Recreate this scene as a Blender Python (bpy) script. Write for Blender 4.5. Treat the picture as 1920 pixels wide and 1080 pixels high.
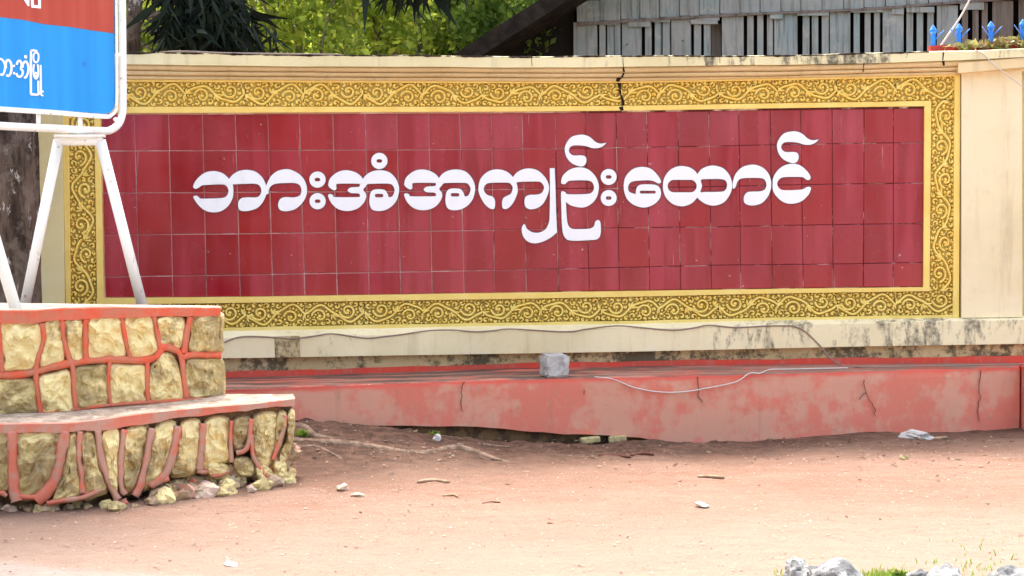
import bpy, math, random
import numpy as np
from mathutils import Vector, Matrix, noise as mnoise
random.seed(7); rng = np.random.default_rng(7)
C = bpy.context.scene.collection
for o in list(bpy.data.objects): bpy.data.objects.remove(o)

# ------------------------------------------------------------------ camera, world, sun, exposure
CAM_H = 1.32; F = 2790.0; PITCH = math.radians(2.87); ROLL = 0.010
cp, sp = math.cos(PITCH), math.sin(PITCH)
FW = np.array([0, cp, -sp]); R0 = np.array([1.0, 0, 0]); U0 = np.array([0, sp, cp])
RT = R0*math.cos(ROLL) - U0*math.sin(ROLL); UP = U0*math.cos(ROLL) + R0*math.sin(ROLL)
cam = bpy.data.cameras.new('camera'); camo = bpy.data.objects.new('camera', cam); C.objects.link(camo)
cam.sensor_width = 36; cam.lens = 36*F/1920; cam.clip_end = 800; cam.clip_start = .05
camo.matrix_world = Matrix(((RT[0], UP[0], -FW[0], 0), (RT[1], UP[1], -FW[1], 0), (RT[2], UP[2], -FW[2], CAM_H), (0, 0, 0, 1)))
bpy.context.scene.camera = camo
SUN_EL = math.radians(62); SUN_AZ = math.radians(-14)      # azimuth from +Y towards +X : behind the wall, a little to the left
sc = bpy.context.scene
sc.view_settings.view_transform = 'Standard'; sc.view_settings.look = 'None'; sc.view_settings.gamma = 1
sc.view_settings.use_curve_mapping = False; sc.view_settings.exposure = 2.3
w = bpy.data.worlds.new('World'); sc.world = w; w.use_nodes = True
wn = w.node_tree.nodes; wl = w.node_tree.links
bg = wn['Background']; sky = wn.new('ShaderNodeTexSky'); sky.sky_type = 'NISHITA'; sky.sun_disc = False
sky.sun_elevation = SUN_EL; sky.sun_rotation = SUN_AZ; sky.air_density = 1.0; sky.dust_density = 5.0; sky.ozone_density = 0.6
hs = wn.new('ShaderNodeHueSaturation'); hs.inputs['Saturation'].default_value = .6
wl.new(sky.outputs[0], hs.inputs['Color']); wl.new(hs.outputs[0], bg.inputs[0]); bg.inputs[1].default_value = .14
sd = bpy.data.lights.new('sun', 'SUN'); sd.energy = 1.05; sd.angle = math.radians(12); sd.color = (1, .97, .92)
so = bpy.data.objects.new('sun', sd); C.objects.link(so)
sdir = Vector((math.sin(SUN_AZ)*math.cos(SUN_EL), math.cos(SUN_AZ)*math.cos(SUN_EL), math.sin(SUN_EL)))
so.rotation_euler = sdir.to_track_quat('Z', 'Y').to_euler(); so.location = sdir*30

# ------------------------------------------------------------------ helpers
def ray(u, v):
    u = np.asarray(u, float); v = np.asarray(v, float)
    return (F*FW + (u[..., None]-960)*RT - (v[..., None]-540)*UP)
def on_z(u, v, z):
    r = ray(u, v); k = (z-CAM_H)/r[..., 2]; p = r*k[..., None]; p[..., 2] += CAM_H; return p
class Surf:
    """a vertical surface over a plan polyline (left to right); at() finds where a sight line meets it, off = metres proud"""
    def __init__(s, pts, smooth=True):
        s.p = np.array(pts, float); d = np.gradient(s.p, axis=0)
        if not smooth: pass
        n = np.stack([d[:, 1], -d[:, 0]], 1); s.n = n/np.linalg.norm(n, axis=1)[:, None]; s.c = {}
    def at(s, u, v, off=0.0):
        u, v, off = np.broadcast_arrays(np.asarray(u, float), np.asarray(v, float), np.asarray(off, float))
        r = ray(u, v); t = r[..., 0]/r[..., 1]; Y = np.empty(t.shape); 
        for o in np.unique(off):
            k = float(o)
            if k not in s.c:
                q = s.p + s.n*k; tt = q[:, 0]/q[:, 1]; i = np.argsort(tt); s.c[k] = (tt[i], 1/q[i, 1])
            tt, iy = s.c[k]; m = off == o; Y[m] = 1/np.interp(t[m], tt, iy)
        p = r*(Y/r[..., 1])[..., None]; p[..., 2] += CAM_H; return p
def L(*pts):
    a = np.array(pts, float); return lambda u: np.interp(u, a[:, 0], a[:, 1])
def ext(*pts):       # line that extrapolates
    a = np.array(pts, float)
    a = np.vstack([a[0]+(a[0]-a[1])/(a[1, 0]-a[0, 0])*600, a, a[-1]+(a[-1]-a[-2])/(a[-1, 0]-a[-2, 0])*600])
    return lambda u: np.interp(u, a[:, 0], a[:, 1])
def mesh(name, V, Fc, smooth=False):
    me = bpy.data.meshes.new(name); me.from_pydata([tuple(map(float, v)) for v in V], [], [tuple(map(int, f)) for f in Fc]); me.update()
    if smooth: me.polygons.foreach_set('use_smooth', [True]*len(me.polygons))
    return me
def fast_mesh(name, V, Q, smooth=False):
    V = np.asarray(V, np.float32); Q = np.asarray(Q, np.int32); me = bpy.data.meshes.new(name)
    me.vertices.add(len(V)); me.vertices.foreach_set('co', V.ravel())
    me.loops.add(Q.size); me.loops.foreach_set('vertex_index', Q.ravel())
    me.polygons.add(len(Q)); me.polygons.foreach_set('loop_start', np.arange(0, Q.size, Q.shape[1], dtype=np.int32))
    if smooth: me.polygons.foreach_set('use_smooth', np.ones(len(Q), bool))
    me.update(calc_edges=True); return me
def link(name, me, mat, parent=None, mw=None):
    o = bpy.data.objects.new(name, me); C.objects.link(o)
    if mat and me and not me.materials: me.materials.append(mat)
    if parent: o.parent = parent; o.matrix_parent_inverse = parent.matrix_world.inverted() if parent.type == 'EMPTY' else Matrix()
    if mw is not None: o.matrix_world = mw
    return o
def tag(o, label=None, cat=None, group=None, kind=None):
    if label: o['label'] = label
    if cat: o['category'] = cat
    if group: o['group'] = group
    if kind: o['kind'] = kind
    return o
def thing(name, label, cat, loc=(0, 0, 0), group=None):
    o = bpy.data.objects.new(name, None); C.objects.link(o); o.location = loc; o.matrix_world = Matrix.Translation(Vector(loc))
    o.empty_display_size = .1
    return tag(o, label, cat, group)
def grid_faces(n, m, close=False):
    f = []
    for i in range(n-1):
        for j in range(m if close else m-1):
            a = i*m+j; b = i*m+(j+1) % m; f.append((a, b, b+m, a+m))
    return f
class MB:
    def __init__(s): s.V = []; s.F = []
    def add(s, V, Fc):
        b = len(s.V); s.V += [tuple(map(float, v)) for v in V]; s.F += [tuple(int(i)+b for i in f) for f in Fc]; return s
    def box(s, c, d, rz=0, M=None):
        x, y, z = d[0]/2, d[1]/2, d[2]/2; V = []
        for i in (-x, x):
            for j in (-y, y):
                for k in (-z, z):
                    p = Vector((i, j, k)); p.rotate(Matrix.Rotation(rz, 3, 'Z'))
                    if M: p = M @ p
                    V.append(Vector(c)+p)
        return s.add(V, [(0, 1, 3, 2), (4, 6, 7, 5), (0, 4, 5, 1), (2, 3, 7, 6), (0, 2, 6, 4), (1, 5, 7, 3)])
    def tube(s, P, r, n=8, cap=True):
        P = [Vector(map(float, p)) for p in P]; R = r if hasattr(r, '__len__') else [r]*len(P); V = []; prev = None
        for i, p in enumerate(P):
            t = (P[min(i+1, len(P)-1)]-P[max(i-1, 0)]).normalized()
            a = prev if prev is not None else (Vector((0, 0, 1)) if abs(t.z) < .9 else Vector((1, 0, 0)))
            a = (a - t*a.dot(t)).normalized(); prev = a; b = t.cross(a)
            for k in range(n):
                th = 2*math.pi*k/n; V.append(p + (a*math.cos(th)+b*math.sin(th))*R[i])
        Fc = grid_faces(len(P), n, True)
        if cap: Fc += [tuple(range(n))[::-1], tuple(range((len(P)-1)*n, len(P)*n))]
        return s.add(V, Fc)
    def build(s, name, mat, parent=None, smooth=False): return link(name, mesh(name, s.V, s.F, smooth), mat, parent)
def cr(P, n=6, closed=False):   # Catmull-Rom through points; a point with a third value 1 stays sharp
    P = [tuple(p) for p in P]; out = []; N = len(P); A = [np.array(p[:2], float) for p in P]; cor = [len(p) > 2 and p[2] for p in P]
    for i in range(N if closed else N-1):
        p1 = A[i]; p2 = A[(i+1) % N]
        p0 = A[i-1] if (closed or i > 0) and not cor[i] else p1
        p3 = A[(i+2) % N] if (closed or i+2 < N) and not cor[(i+1) % N] else p2
        for k in range(n):
            t = k/n; out.append(.5*((2*p1)+(-p0+p2)*t+(2*p0-5*p1+4*p2-p3)*t*t+(-p0+3*p1-3*p2+p3)*t**3))
    if not closed: out.append(A[-1])
    return np.array(out)
def cr3(P, n=6):
    A = np.array(P, float); out = []
    for i in range(len(A)-1):
        p0 = A[max(i-1, 0)]; p1 = A[i]; p2 = A[i+1]; p3 = A[min(i+2, len(A)-1)]
        for k in range(n):
            t = k/n; out.append(.5*((2*p1)+(-p0+p2)*t+(2*p0-5*p1+4*p2-p3)*t*t+(-p0+3*p1-3*p2+p3)*t**3))
    out.append(A[-1]); return np.array(out)
def sweep(S, us, prof, back=None):
    """prof: list of (line, off_line, off_actual, dz) ; closed strip"""
    us = np.asarray(us, float); rows = []
    for ln, o1, o2, dz in prof:
        p = S.at(us, ln(us), o1)
        if o2 != o1:
            i = np.clip(np.searchsorted(S.p[:, 0], p[:, 0]), 0, len(S.p)-1); nn = S.n[i]
            p[:, :2] += nn*(o2-o1)
        p[:, 2] += dz; rows.append(p)
    A = np.stack(rows, 1); n, m = A.shape[:2]; V = A.reshape(-1, 3)
    return V, grid_faces(n, m, True)+[tuple(range(m))[::-1], tuple(range((n-1)*m, n*m))]
def ribbon(S, P, wpx, prof, n=5):
    """raised strip along a pixel polyline on surface S; prof: list of (side -1..1, off)"""
    Q = cr(P, n); t = np.gradient(Q, axis=0); t /= np.linalg.norm(t, axis=1)[:, None]+1e-9; nn = np.stack([-t[:, 1], t[:, 0]], 1)
    W = (np.interp(np.linspace(0, 1, len(Q)), np.linspace(0, 1, len(wpx)), wpx) if hasattr(wpx, '__len__') else np.full(len(Q), wpx))
    rows = [S.at(Q[:, 0]+nn[:, 0]*W*a/2, Q[:, 1]+nn[:, 1]*W*a/2, b) for a, b in prof]
    A = np.stack(rows, 1); a, m = A.shape[:2]
    return A.reshape(-1, 3), grid_faces(a, m, True)+[tuple(range(m))[::-1], tuple(range((a-1)*m, a*m))]

# ------------------------------------------------------------------ materials
def srgb(r, g, b):
    f = lambda c: (c/255/12.92 if c/255 <= .04045 else ((c/255+.055)/1.055)**2.4); return (f(r), f(g), f(b))
class Mat:
    def __init__(s, name, rough=.8, spec=.3):
        s.m = bpy.data.materials.new(name); s.m.use_nodes = True; s.n = s.m.node_tree.nodes; s.l = s.m.node_tree.links
        s.b = s.n['Principled BSDF']; s.b.inputs['Roughness'].default_value = rough; s.b.inputs['Specular IOR Level'].default_value = spec
        s.geo = s.n.new('ShaderNodeNewGeometry'); s.pos = s.geo.outputs['Position']; s.h = None
    def vec(s, scale=(1, 1, 1), src=None, rot=(0, 0, 0)):
        mp = s.n.new('ShaderNodeMapping'); mp.inputs['Scale'].default_value = scale; mp.inputs['Rotation'].default_value = rot
        s.l.new(src or s.pos, mp.inputs['Vector']); return mp.outputs[0]
    def noise(s, scale=5, detail=4, rough=.55, sv=(1, 1, 1), dist=0, src=None, rot=(0, 0, 0)):
        t = s.n.new('ShaderNodeTexNoise'); t.inputs['Scale'].default_value = scale; t.inputs['Detail'].default_value = detail
        t.inputs['Roughness'].default_value = rough; t.inputs['Distortion'].default_value = dist
        s.l.new(s.vec(sv, src, rot), t.inputs['Vector']); return t.outputs['Fac']
    def voro(s, scale, sv=(1, 1, 1), feat='F1', out='Distance'):
        t = s.n.new('ShaderNodeTexVoronoi'); t.feature = feat; t.inputs['Scale'].default_value = scale
        s.l.new(s.vec(sv), t.inputs['Vector']); return t.outputs[out]
    def rng(s, x, a, b, c=0.0, d=1.0, smooth=True):
        t = s.n.new('ShaderNodeMapRange'); t.interpolation_type = 'SMOOTHSTEP' if smooth else 'LINEAR'
        for k, q in zip(('From Min', 'From Max', 'To Min', 'To Max'), (a, b, c, d)): t.inputs[k].default_value = q
        s.l.new(x, t.inputs['Value']); return t.outputs[0]
    def math(s, op, a, b):
        t = s.n.new('ShaderNodeMath'); t.operation = op
        for i, q in enumerate((a, b)):
            if isinstance(q, (int, float)): t.inputs[i].default_value = q
            else: s.l.new(q, t.inputs[i])
        return t.outputs[0]
    def axis(s, k):
        t = s.n.new('ShaderNodeSeparateXYZ'); s.l.new(s.pos, t.inputs[0]); return t.outputs[k]
    def mix(s, f, a, b, mode='MIX'):
        t = s.n.new('ShaderNodeMix'); t.data_type = 'RGBA'; t.blend_type = mode; t.clamp_factor = True
        for i, q in ((0, f), (6, a), (7, b)):
            if isinstance(q, (int, float)): t.inputs[i].default_value = q
            elif isinstance(q, tuple): t.inputs[i].default_value = (*q, 1)
            else: s.l.new(q, t.inputs[i])
        return t.outputs[2]
    def rand(s): t = s.n.new('ShaderNodeObjectInfo'); return t.outputs['Random']
    def attr(s, nm): t = s.n.new('ShaderNodeAttribute'); t.attribute_name = nm; return t.outputs['Fac']
    def color(s, c):
        if isinstance(c, tuple): s.b.inputs['Base Color'].default_value = (*c, 1)
        else: s.l.new(c, s.b.inputs['Base Color'])
        return s
    def bump(s, h, strength=.5, dist=.01):
        t = s.n.new('ShaderNodeBump'); t.inputs['Strength'].default_value = strength; t.inputs['Distance'].default_value = dist
        s.l.new(h, t.inputs['Height'])
        if s.h: s.l.new(s.h, t.inputs['Normal'])
        s.h = t.outputs[0]; s.l.new(s.h, s.b.inputs['Normal']); return s
    def roughness(s, x): s.l.new(x, s.b.inputs['Roughness']); return s

M = {}
def cream_mat(name, base, dirt_lo=.60, dirt=.0, drip=0, warm=(.62, .36, .15)):
    m = Mat(name, .75, .25); n1 = m.noise(1.3, 5); n2 = m.noise(14, 4)
    c = m.mix(m.rng(n1, .35, .7), base, tuple(x*y for x, y in zip(base, (.86, .84, .78))))
    c = m.mix(m.math('MULTIPLY', m.rng(n2, .55, .8), .18), c, (.45, .36, .22))
    stv = m.noise(4, 5, .65, (3.2, 3.2, .28)); c = m.mix(m.math('MULTIPLY', m.rng(stv, .52, .75), .30), c, (.36, .27, .15)); c = m.mix(m.math('MULTIPLY', m.rng(m.noise(2.2, 6, .7), .56, .64), .16), c, (.85, .80, .66))
    if drip:
        d = m.noise(5, 6, .72, (2.6, 2.6, .9), dist=.3); big = m.noise(1.4, 3, .5); fine = m.noise(45, 3, .7)
        xr = m.rng(m.axis(0), -1.0, 2.2, .0, .22, False)
        k = m.math('MULTIPLY', m.rng(m.math('ADD', m.math('ADD', d, xr), m.math('MULTIPLY', m.math('SUBTRACT', big, .5), .7)), .70, .86), m.rng(fine, .3, .6, .45, 1))
        c = m.mix(m.math('MULTIPLY', k, drip), c, (.07, .065, .055))
    if dirt:
        d = m.noise(16, 6, .75); big = m.noise(2.2, 3)
        k = m.rng(m.math('ADD', m.math('MULTIPLY', d, .8), m.math('MULTIPLY', big, .5)), dirt_lo, dirt_lo+.16)
        c = m.mix(m.math('MULTIPLY', k, dirt), c, (.05, .04, .025))
    m.color(c); m.bump(m.noise(60, 4, .7), .25, .003); m.bump(m.noise(4, 3), .3, .01); return m.m
M['cream'] = cream_mat('cream_plaster', (.76, .66, .36))
M['coping'] = cream_mat('coping_plaster', (.82, .74, .45), drip=.9)
M['sill'] = cream_mat('sill_plaster', (.87, .77, .50), drip=.8)
M['mould'] = cream_mat('moulding_plaster', (.80, .64, .37))
M['dirty'] = cream_mat('footing_plaster', (.62, .50, .28), dirt_lo=.60, dirt=.85)
M['pilaster'] = cream_mat('pilaster_plaster', (.88, .76, .50))

m = Mat('gold_paint', .38, .45); r = m.attr('relief'); n = m.noise(9, 5); g = m.noise(3, 4)
c = m.mix(m.rng(n, .3, .7), (.97, .77, .22), (.92, .67, .15))
lo = m.rng(m.axis(2), .55, 1.0, 1.0, .0); grime_shade = m.math('MULTIPLY', m.rng(r, .45, .05), m.math('ADD', .46, m.math('MULTIPLY', lo, m.rng(g, .3, .6, .2, .42))))  # low relief is darkened: grime plus painted-in recess shade
c = m.mix(grime_shade, c, (.15, .075, .014)); c = m.mix(m.math('MULTIPLY', lo, .45), c, m.mix(m.rng(g, .4, .7), (.60, .50, .12), (.72, .6, .2)))
c = m.mix(m.math('MULTIPLY', m.rng(m.noise(2.4, 5, .7), .66, .76), .6), c, (.12, .09, .04))
m.color(c); m.bump(m.noise(70, 3), .25, .002); M['gold'] = m.m
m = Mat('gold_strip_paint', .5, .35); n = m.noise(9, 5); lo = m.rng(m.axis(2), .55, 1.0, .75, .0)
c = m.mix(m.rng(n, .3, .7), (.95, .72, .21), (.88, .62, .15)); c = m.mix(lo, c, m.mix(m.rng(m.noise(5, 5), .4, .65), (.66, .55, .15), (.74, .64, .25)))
c = m.mix(m.math('MULTIPLY', m.rng(m.noise(7, 6, .75), .64, .72), .7), c, (.1, .08, .04))
m.color(c); m.bump(m.noise(70, 3), .3, .002); M['gold_strip'] = m.m

m = Mat('red_tile_glaze', .20, .5); rd = m.rand()
offs = m.n.new('ShaderNodeVectorMath'); offs.operation = 'ADD'; cmb = m.n.new('ShaderNodeCombineXYZ')
m.l.new(m.math('MULTIPLY', rd, 40.0), cmb.inputs[0]); m.l.new(m.pos, offs.inputs[0]); m.l.new(cmb.outputs[0], offs.inputs[1])
st = m.noise(3.2, 2, .5, (2.2, 1, .35), src=offs.outputs[0])
c = m.mix(rd, (.27, .008, .014), (.31, .012, .022)); c = m.mix(m.math('MULTIPLY', m.rng(st, .35, .65), .6), c, (.36, .028, .044)); c = m.mix(m.math('MULTIPLY', m.rng(m.noise(3, 4, .6, (3.0, 1, .22)), .45, .62), .6), c, (.44, .045, .07))
c = m.mix(m.math('MULTIPLY', m.rng(m.math('FRACT', m.math('MULTIPLY', rd, 7.3), 0), .75, .8), .5), c, (.34, .010, .010))
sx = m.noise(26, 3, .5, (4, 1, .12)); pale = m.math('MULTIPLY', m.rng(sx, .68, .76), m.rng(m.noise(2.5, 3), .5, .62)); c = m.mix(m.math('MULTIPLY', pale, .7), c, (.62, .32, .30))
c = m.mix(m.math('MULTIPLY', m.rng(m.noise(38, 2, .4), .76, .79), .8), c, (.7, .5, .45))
m.color(c); m.roughness(m.rng(m.noise(4, 4), .3, .7, .14, .30)); m.bump(m.noise(5, 2), .06, .02); M['tile'] = m.m
m = Mat('tile_grout', .9, .2); k = m.noise(4, 4, .6); x = m.rng(m.axis(0), -.9, 1.2, .15, .75)
c = m.mix(m.rng(m.math('ADD', k, m.math('SUBTRACT', x, .5)), .42, .6), (.70, .45, .41), (.13, .06, .05)); c = m.mix(m.rng(m.noise(5, 4, .6), .52, .62), c, (.90, .80, .75))
m.color(c); M['grout'] = m.m
m = Mat('white_letter_paint', .35, .4); m.color(m.mix(m.math('MULTIPLY', m.rng(m.noise(6, 6, .7, (4, 4, .6)), .55, .75), .22), (.90, .92, .95), (.55, .50, .48))); m.bump(m.noise(12, 2), .05, .01); M['letter'] = m.m
m = Mat('letter_edge', .6); m.color((.12, .07, .10)); M['letter_edge'] = m.m
m = Mat('crack_dark', .95, .1); m.color((.03, .02, .015)); M['crack'] = m.m

def redpaint(name, a, b, top=None, zt=.3, sc_=2.2, dark=0.0, rough_=False):
    m = Mat(name, .7, .3); n1 = m.noise(sc_, 5, .6, (1, 1, 1.3)); n2 = m.noise(9, 5, .65, (1, 1, .8)); n3 = m.noise(30, 4, .6, (1, 1, .4))
    c = m.mix(m.rng(m.math('ADD', m.math('MULTIPLY', n1, .6), m.math('MULTIPLY', n2, .45)), .46, .57), a, b); c = m.mix(m.math('MULTIPLY', m.rng(m.noise(17, 7, .8, (1, 1, .7)), .62, .64), .5), c, (.36, .26, .18)); c = m.mix(m.math('MULTIPLY', m.rng(m.noise(2.6, 3, .6, (6, 6, .35)), .6, .75), .25), c, (.30, .18, .12))
    c = m.mix(m.math('MULTIPLY', m.rng(n3, .5, .75), .25), c, (.42, .33, .24))
    if top is not None: c = m.mix(m.rng(m.math('ADD', m.axis(2), m.math('MULTIPLY', m.math('SUBTRACT', m.noise(6, 4), .5), .06)), zt-.03, zt+.005), c, top)
    if dark: c = m.mix(m.math('MULTIPLY', m.math('MULTIPLY', m.rng(m.noise(2.0, 6, .7, (.9, 4, 1)), .40, .58), m.rng(m.axis(0), .2, 2.2, 1, .35, False)), dark), c, (.10, .065, .05))
    c = m.mix(m.math('MULTIPLY', m.rng(m.noise(55, 2), .78, .8), .9), c, (.75, .6, .5))
    m.color(c); m.bump(m.noise(60, 4, .7), .3, .003); m.bump(m.noise(7, 3), .3, .01)
    if rough_: m.bump(m.noise(45, 7, .8), .7, .008)
    return m.m
M['plinth'] = redpaint('plinth_red_paint', (.71, .21, .145), (.68, .33, .23), (.76, .14, .10), .348)
M['ledge'] = redpaint('ledge_red_paint', (.58, .14, .10), (.38, .19, .14), sc_=3, dark=.95)
M['rise'] = redpaint('rise_red_paint', (.72, .075, .045), (.64, .09, .06))
M['mortar'] = redpaint('mortar_red_paint', (.74, .13, .065), (.62, .19, .11), sc_=5, rough_=True)
M['mortar_low'] = redpaint('mortar_faded_paint', (.68, .19, .12), (.54, .30, .22), sc_=4, rough_=True)
m = Mat('planter_core', .9, .2); m.color(m.mix(m.rng(m.noise(12, 4), .4, .6), (.20, .12, .06), (.09, .055, .035))); m.bump(m.noise(30, 5), .8, .02); M['core'] = m.m
def stone_mat(name, moss):
    m = Mat(name, .85, .25); rd = m.rand(); n1 = m.noise(7, 6, .7, dist=.4); n2 = m.noise(22, 5, .7); n3 = m.noise(3.5, 4)
    c = m.mix(m.rng(n1, .35, .7), (.92, .78, .40), (.88, .69, .30)); c = m.mix(m.math('MULTIPLY', m.rng(n2, .55, .72), .5), c, (.86, .78, .54))
    k = m.math('ADD', m.math('ADD', m.math('MULTIPLY', n3, .7), m.math('MULTIPLY', n2, .45)), m.math('MULTIPLY', rd, .16))
    c = m.mix(m.math('MULTIPLY', m.rng(k, .70-moss, .86-moss), .72), c, m.mix(m.rng(n1, .4, .6), (.34, .24, .08), (.24, .17, .10)))
    c = m.mix(m.math('MULTIPLY', m.rng(m.noise(80, 2), .72, .75), .6), c, (.85, .8, .7))
    m.color(c); m.bump(m.noise(16, 8, .75, dist=.6), .8, .022); m.bump(m.noise(70, 3, .7), .5, .006); return m.m
M['stone'] = stone_mat('painted_stone', .0); M['stone_mossy'] = stone_mat('mossy_painted_stone', .13)
M['stone_dark'] = stone_mat('dark_mossy_stone', .16)
m = Mat('slab_top', .9, .2); m.color(m.mix(m.rng(m.noise(14, 6, .7), .38, .62), (.74, .64, .50), (.50, .40, .30))); m.bump(m.noise(50, 5, .7), .7, .008); M['slab_top'] = m.m
m = Mat('weathered_ledge_top', .9, .2); c = m.mix(m.rng(m.noise(9, 7, .75), .40, .60), (.50, .40, .31), (.27, .20, .15)); c = m.mix(m.rng(m.noise(26, 4, .7), .58, .66), c, (.72, .64, .52)); m.color(c); m.bump(m.noise(40, 5, .7), .8, .012); M['ledge_top'] = m.m
m = Mat('white_tube_paint', .35, .4); m.color(m.mix(m.rng(m.noise(24, 4, .6), .62, .72), (.88, .89, .86), (.50, .36, .24))); m.bump(m.noise(40, 2), .06, .004); M['white'] = m.m
m = Mat('sign_blue_paint', .4, .35); m.color(m.mix(m.rng(m.noise(2.4, 3, .5, (6, 6, .15)), .3, .7), (.008, .27, .72), (.015, .33, .80))); M['blue'] = m.m
m = Mat('sign_red_paint', .45, .35); m.color(m.mix(m.rng(m.noise(3, 3, .5, (4, 4, .3)), .3, .7), (.44, .05, .026), (.50, .08, .045))); M['signred'] = m.m
m = Mat('bark', .95, .15); v = m.noise(9, 7, .7, (1, 1, .22)); c = m.mix(m.rng(v, .38, .62), (.04, .027, .02), (.17, .12, .09)); c = m.mix(m.math('MULTIPLY', m.rng(m.noise(5, 4, .7), .5, .62), .5), c, (.26, .20, .16)); c = m.mix(m.rng(m.noise(9, 6, .7, (1.6, 1.6, .6)), .60, .64), c, (.50, .45, .42))
m.color(c); m.bump(v, 1, .05); m.bump(m.noise(40, 4, .7, (1, 1, .3)), .6, .012); M['bark'] = m.m
m = Mat('pale_bark', .9, .2); v = m.noise(14, 5, .6, (1, 1, .3)); m.color(m.mix(m.rng(v, .35, .65), (.10, .08, .06), (.26, .22, .17))); m.bump(v, .6, .02); M['bark2'] = m.m
def leaf_mat(name, cols, trans=.5, rough=.5):
    m = Mat(name, rough, .35); ri = m.geo.outputs['Random Per Island']; ramp = m.n.new('ShaderNodeValToRGB'); m.l.new(ri, ramp.inputs[0])
    e = ramp.color_ramp.elements; e[0].color = (*cols[0], 1); e[1].color = (*cols[-1], 1)
    for i, c_ in enumerate(cols[1:-1]): q = e.new((i+1)/(len(cols)-1)); q.color = (*c_, 1)
    big = m.rng(m.noise(1.4, 3), .35, .65); c = m.mix(m.math('MULTIPLY', big, .55), ramp.outputs[0], cols[0]); m.color(c)
    tr = m.n.new('ShaderNodeBsdfTranslucent'); mx = m.n.new('ShaderNodeMixShader'); mx.inputs[0].default_value = trans
    hsv = m.n.new('ShaderNodeHueSaturation'); hsv.inputs['Value'].default_value = 1.6; hsv.inputs['Hue'].default_value = .485; m.l.new(c, hsv.inputs['Color']); m.l.new(hsv.outputs[0], tr.inputs[0])
    out = m.n['Material Output']; m.l.new(m.b.outputs[0], mx.inputs[1]); m.l.new(tr.outputs[0], mx.inputs[2]); m.l.new(mx.outputs[0], out.inputs[0]); return m.m
M['leaf_bright'] = leaf_mat('bright_leaves', [(.12, .19, .03), (.24, .34, .05), (.38, .48, .07), (.55, .56, .10)], .6)
M['leaf_mid'] = leaf_mat('mid_leaves', [(.08, .14, .025), (.15, .25, .045), (.28, .38, .07)], .55)
M['leaf_far'] = leaf_mat('far_leaves', [(.03, .06, .015), (.10, .16, .03), (.24, .32, .07)], .45)
M['leaf_deep'] = leaf_mat('deep_leaves', [(.012, .028, .008), (.035, .065, .014), (.09, .14, .025), (.22, .28, .06)], .3)
M['leaf_dark'] = leaf_mat('dark_leaves', [(.003, .008, .005), (.006, .014, .006), (.010, .022, .009)], .05, .9)  # near-black leaf colour stands in for deep canopy shade
M['grass'] = leaf_mat('grass_blades', [(.10, .20, .02), (.18, .30, .04), (.30, .30, .10)], .4)
M['dryleaf'] = leaf_mat('dry_leaves', [(.16, .09, .05), (.28, .18, .11), (.38, .30, .20), (.12, .055, .03)], .2)
M['vine'] = leaf_mat('creeper_leaves', [(.22, .16, .06), (.30, .30, .10), (.14, .20, .05), (.35, .25, .12)], .3)
m = Mat('weathered_board', .85, .2); rd = m.rand(); g1 = m.noise(12, 6, .65, (2.5, 2.5, .18)); g2 = m.noise(3.5, 5, .6)
c = m.mix(m.rng(g2, .35, .65), (.33, .35, .36), (.24, .31, .33)); c = m.mix(m.math('MULTIPLY', m.rng(g1, .45, .68), .65), c, (.10, .085, .075)); c = m.mix(m.math('MULTIPLY', m.rng(m.noise(5, 6, .75), .55, .66), .6), c, (.42, .42, .40)); c = m.mix(m.math('MULTIPLY', rd, .4), c, (.30, .29, .28))
c = m.mix(m.rng(m.noise(9, 4, .6), .68, .74), c, (.05, .045, .04)); m.color(c); m.bump(g1, .5, .006); M['board'] = m.m
m = Mat('weathered_board_warm', .85, .2); g1 = m.noise(10, 6, .65, (2.5, 2.5, .2)); c = m.mix(m.rng(g1, .4, .7), (.20, .175, .165), (.11, .09, .08)); m.color(c); m.bump(g1, .5, .006); M['board_warm'] = m.m
m = Mat('dark_wood', .9, .15); g1 = m.noise(9, 6, .65, (1, 1, 1)); c = m.mix(m.rng(g1, .4, .65), (.016, .013, .012), (.035, .027, .023)); m.color(c); m.bump(g1, .6, .01); M['darkwood'] = m.m
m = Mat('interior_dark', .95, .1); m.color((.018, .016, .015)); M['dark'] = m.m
m = Mat('spike_blue_paint', .3, .5); m.color((.01, .19, .70)); M['spike'] = m.m
m = Mat('rail_red_paint', .6, .3); m.color((.33, .03, .02)); M['rail'] = m.m
m = Mat('grey_concrete', .9, .2); m.color(m.mix(m.rng(m.noise(18, 5, .6), .4, .65), (.50, .49, .47), (.30, .29, .28))); m.bump(m.noise(40, 5, .7), .6, .006); M['concrete'] = m.m
m = Mat('brown_cable', .6, .3); m.color((.27, .20, .165)); M['cable'] = m.m
m = Mat('pale_cable', .5, .3); m.color((.62, .55, .50)); M['cable_pale'] = m.m
m = Mat('limestone', .9, .2); n1 = m.noise(10, 6, .7); c = m.mix(m.rng(n1, .4, .6), (.12, .12, .12), (.34, .33, .31)); c = m.mix(m.rng(m.noise(20, 4, .6), .56, .66), c, (.50, .49, .46)); m.color(c); m.bump(n1, 1, .02); m.bump(m.noise(50, 4), .6, .006); M['limestone'] = m.m
m = Mat('rubble', .9, .2); rd = m.rand(); n1 = m.noise(16, 5, .7); c = m.mix(m.rng(n1, .4, .62), (.46, .33, .20), (.24, .16, .10)); c = m.mix(m.rng(rd, .55, .9), c, m.mix(m.rng(n1, .4, .6), (.62, .42, .34), (.58, .50, .36))); m.color(c); m.bump(n1, .9, .015); M['rubble'] = m.m
m = Mat('scrap_white', .6, .3); m.color((.52, .49, .45)); M['scrap'] = m.m
m = Mat('pale_stick', .8, .2); m.color(m.mix(m.rng(m.noise(30, 4), .4, .6), (.44, .30, .19), (.30, .20, .12))); M['stick'] = m.m
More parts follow.
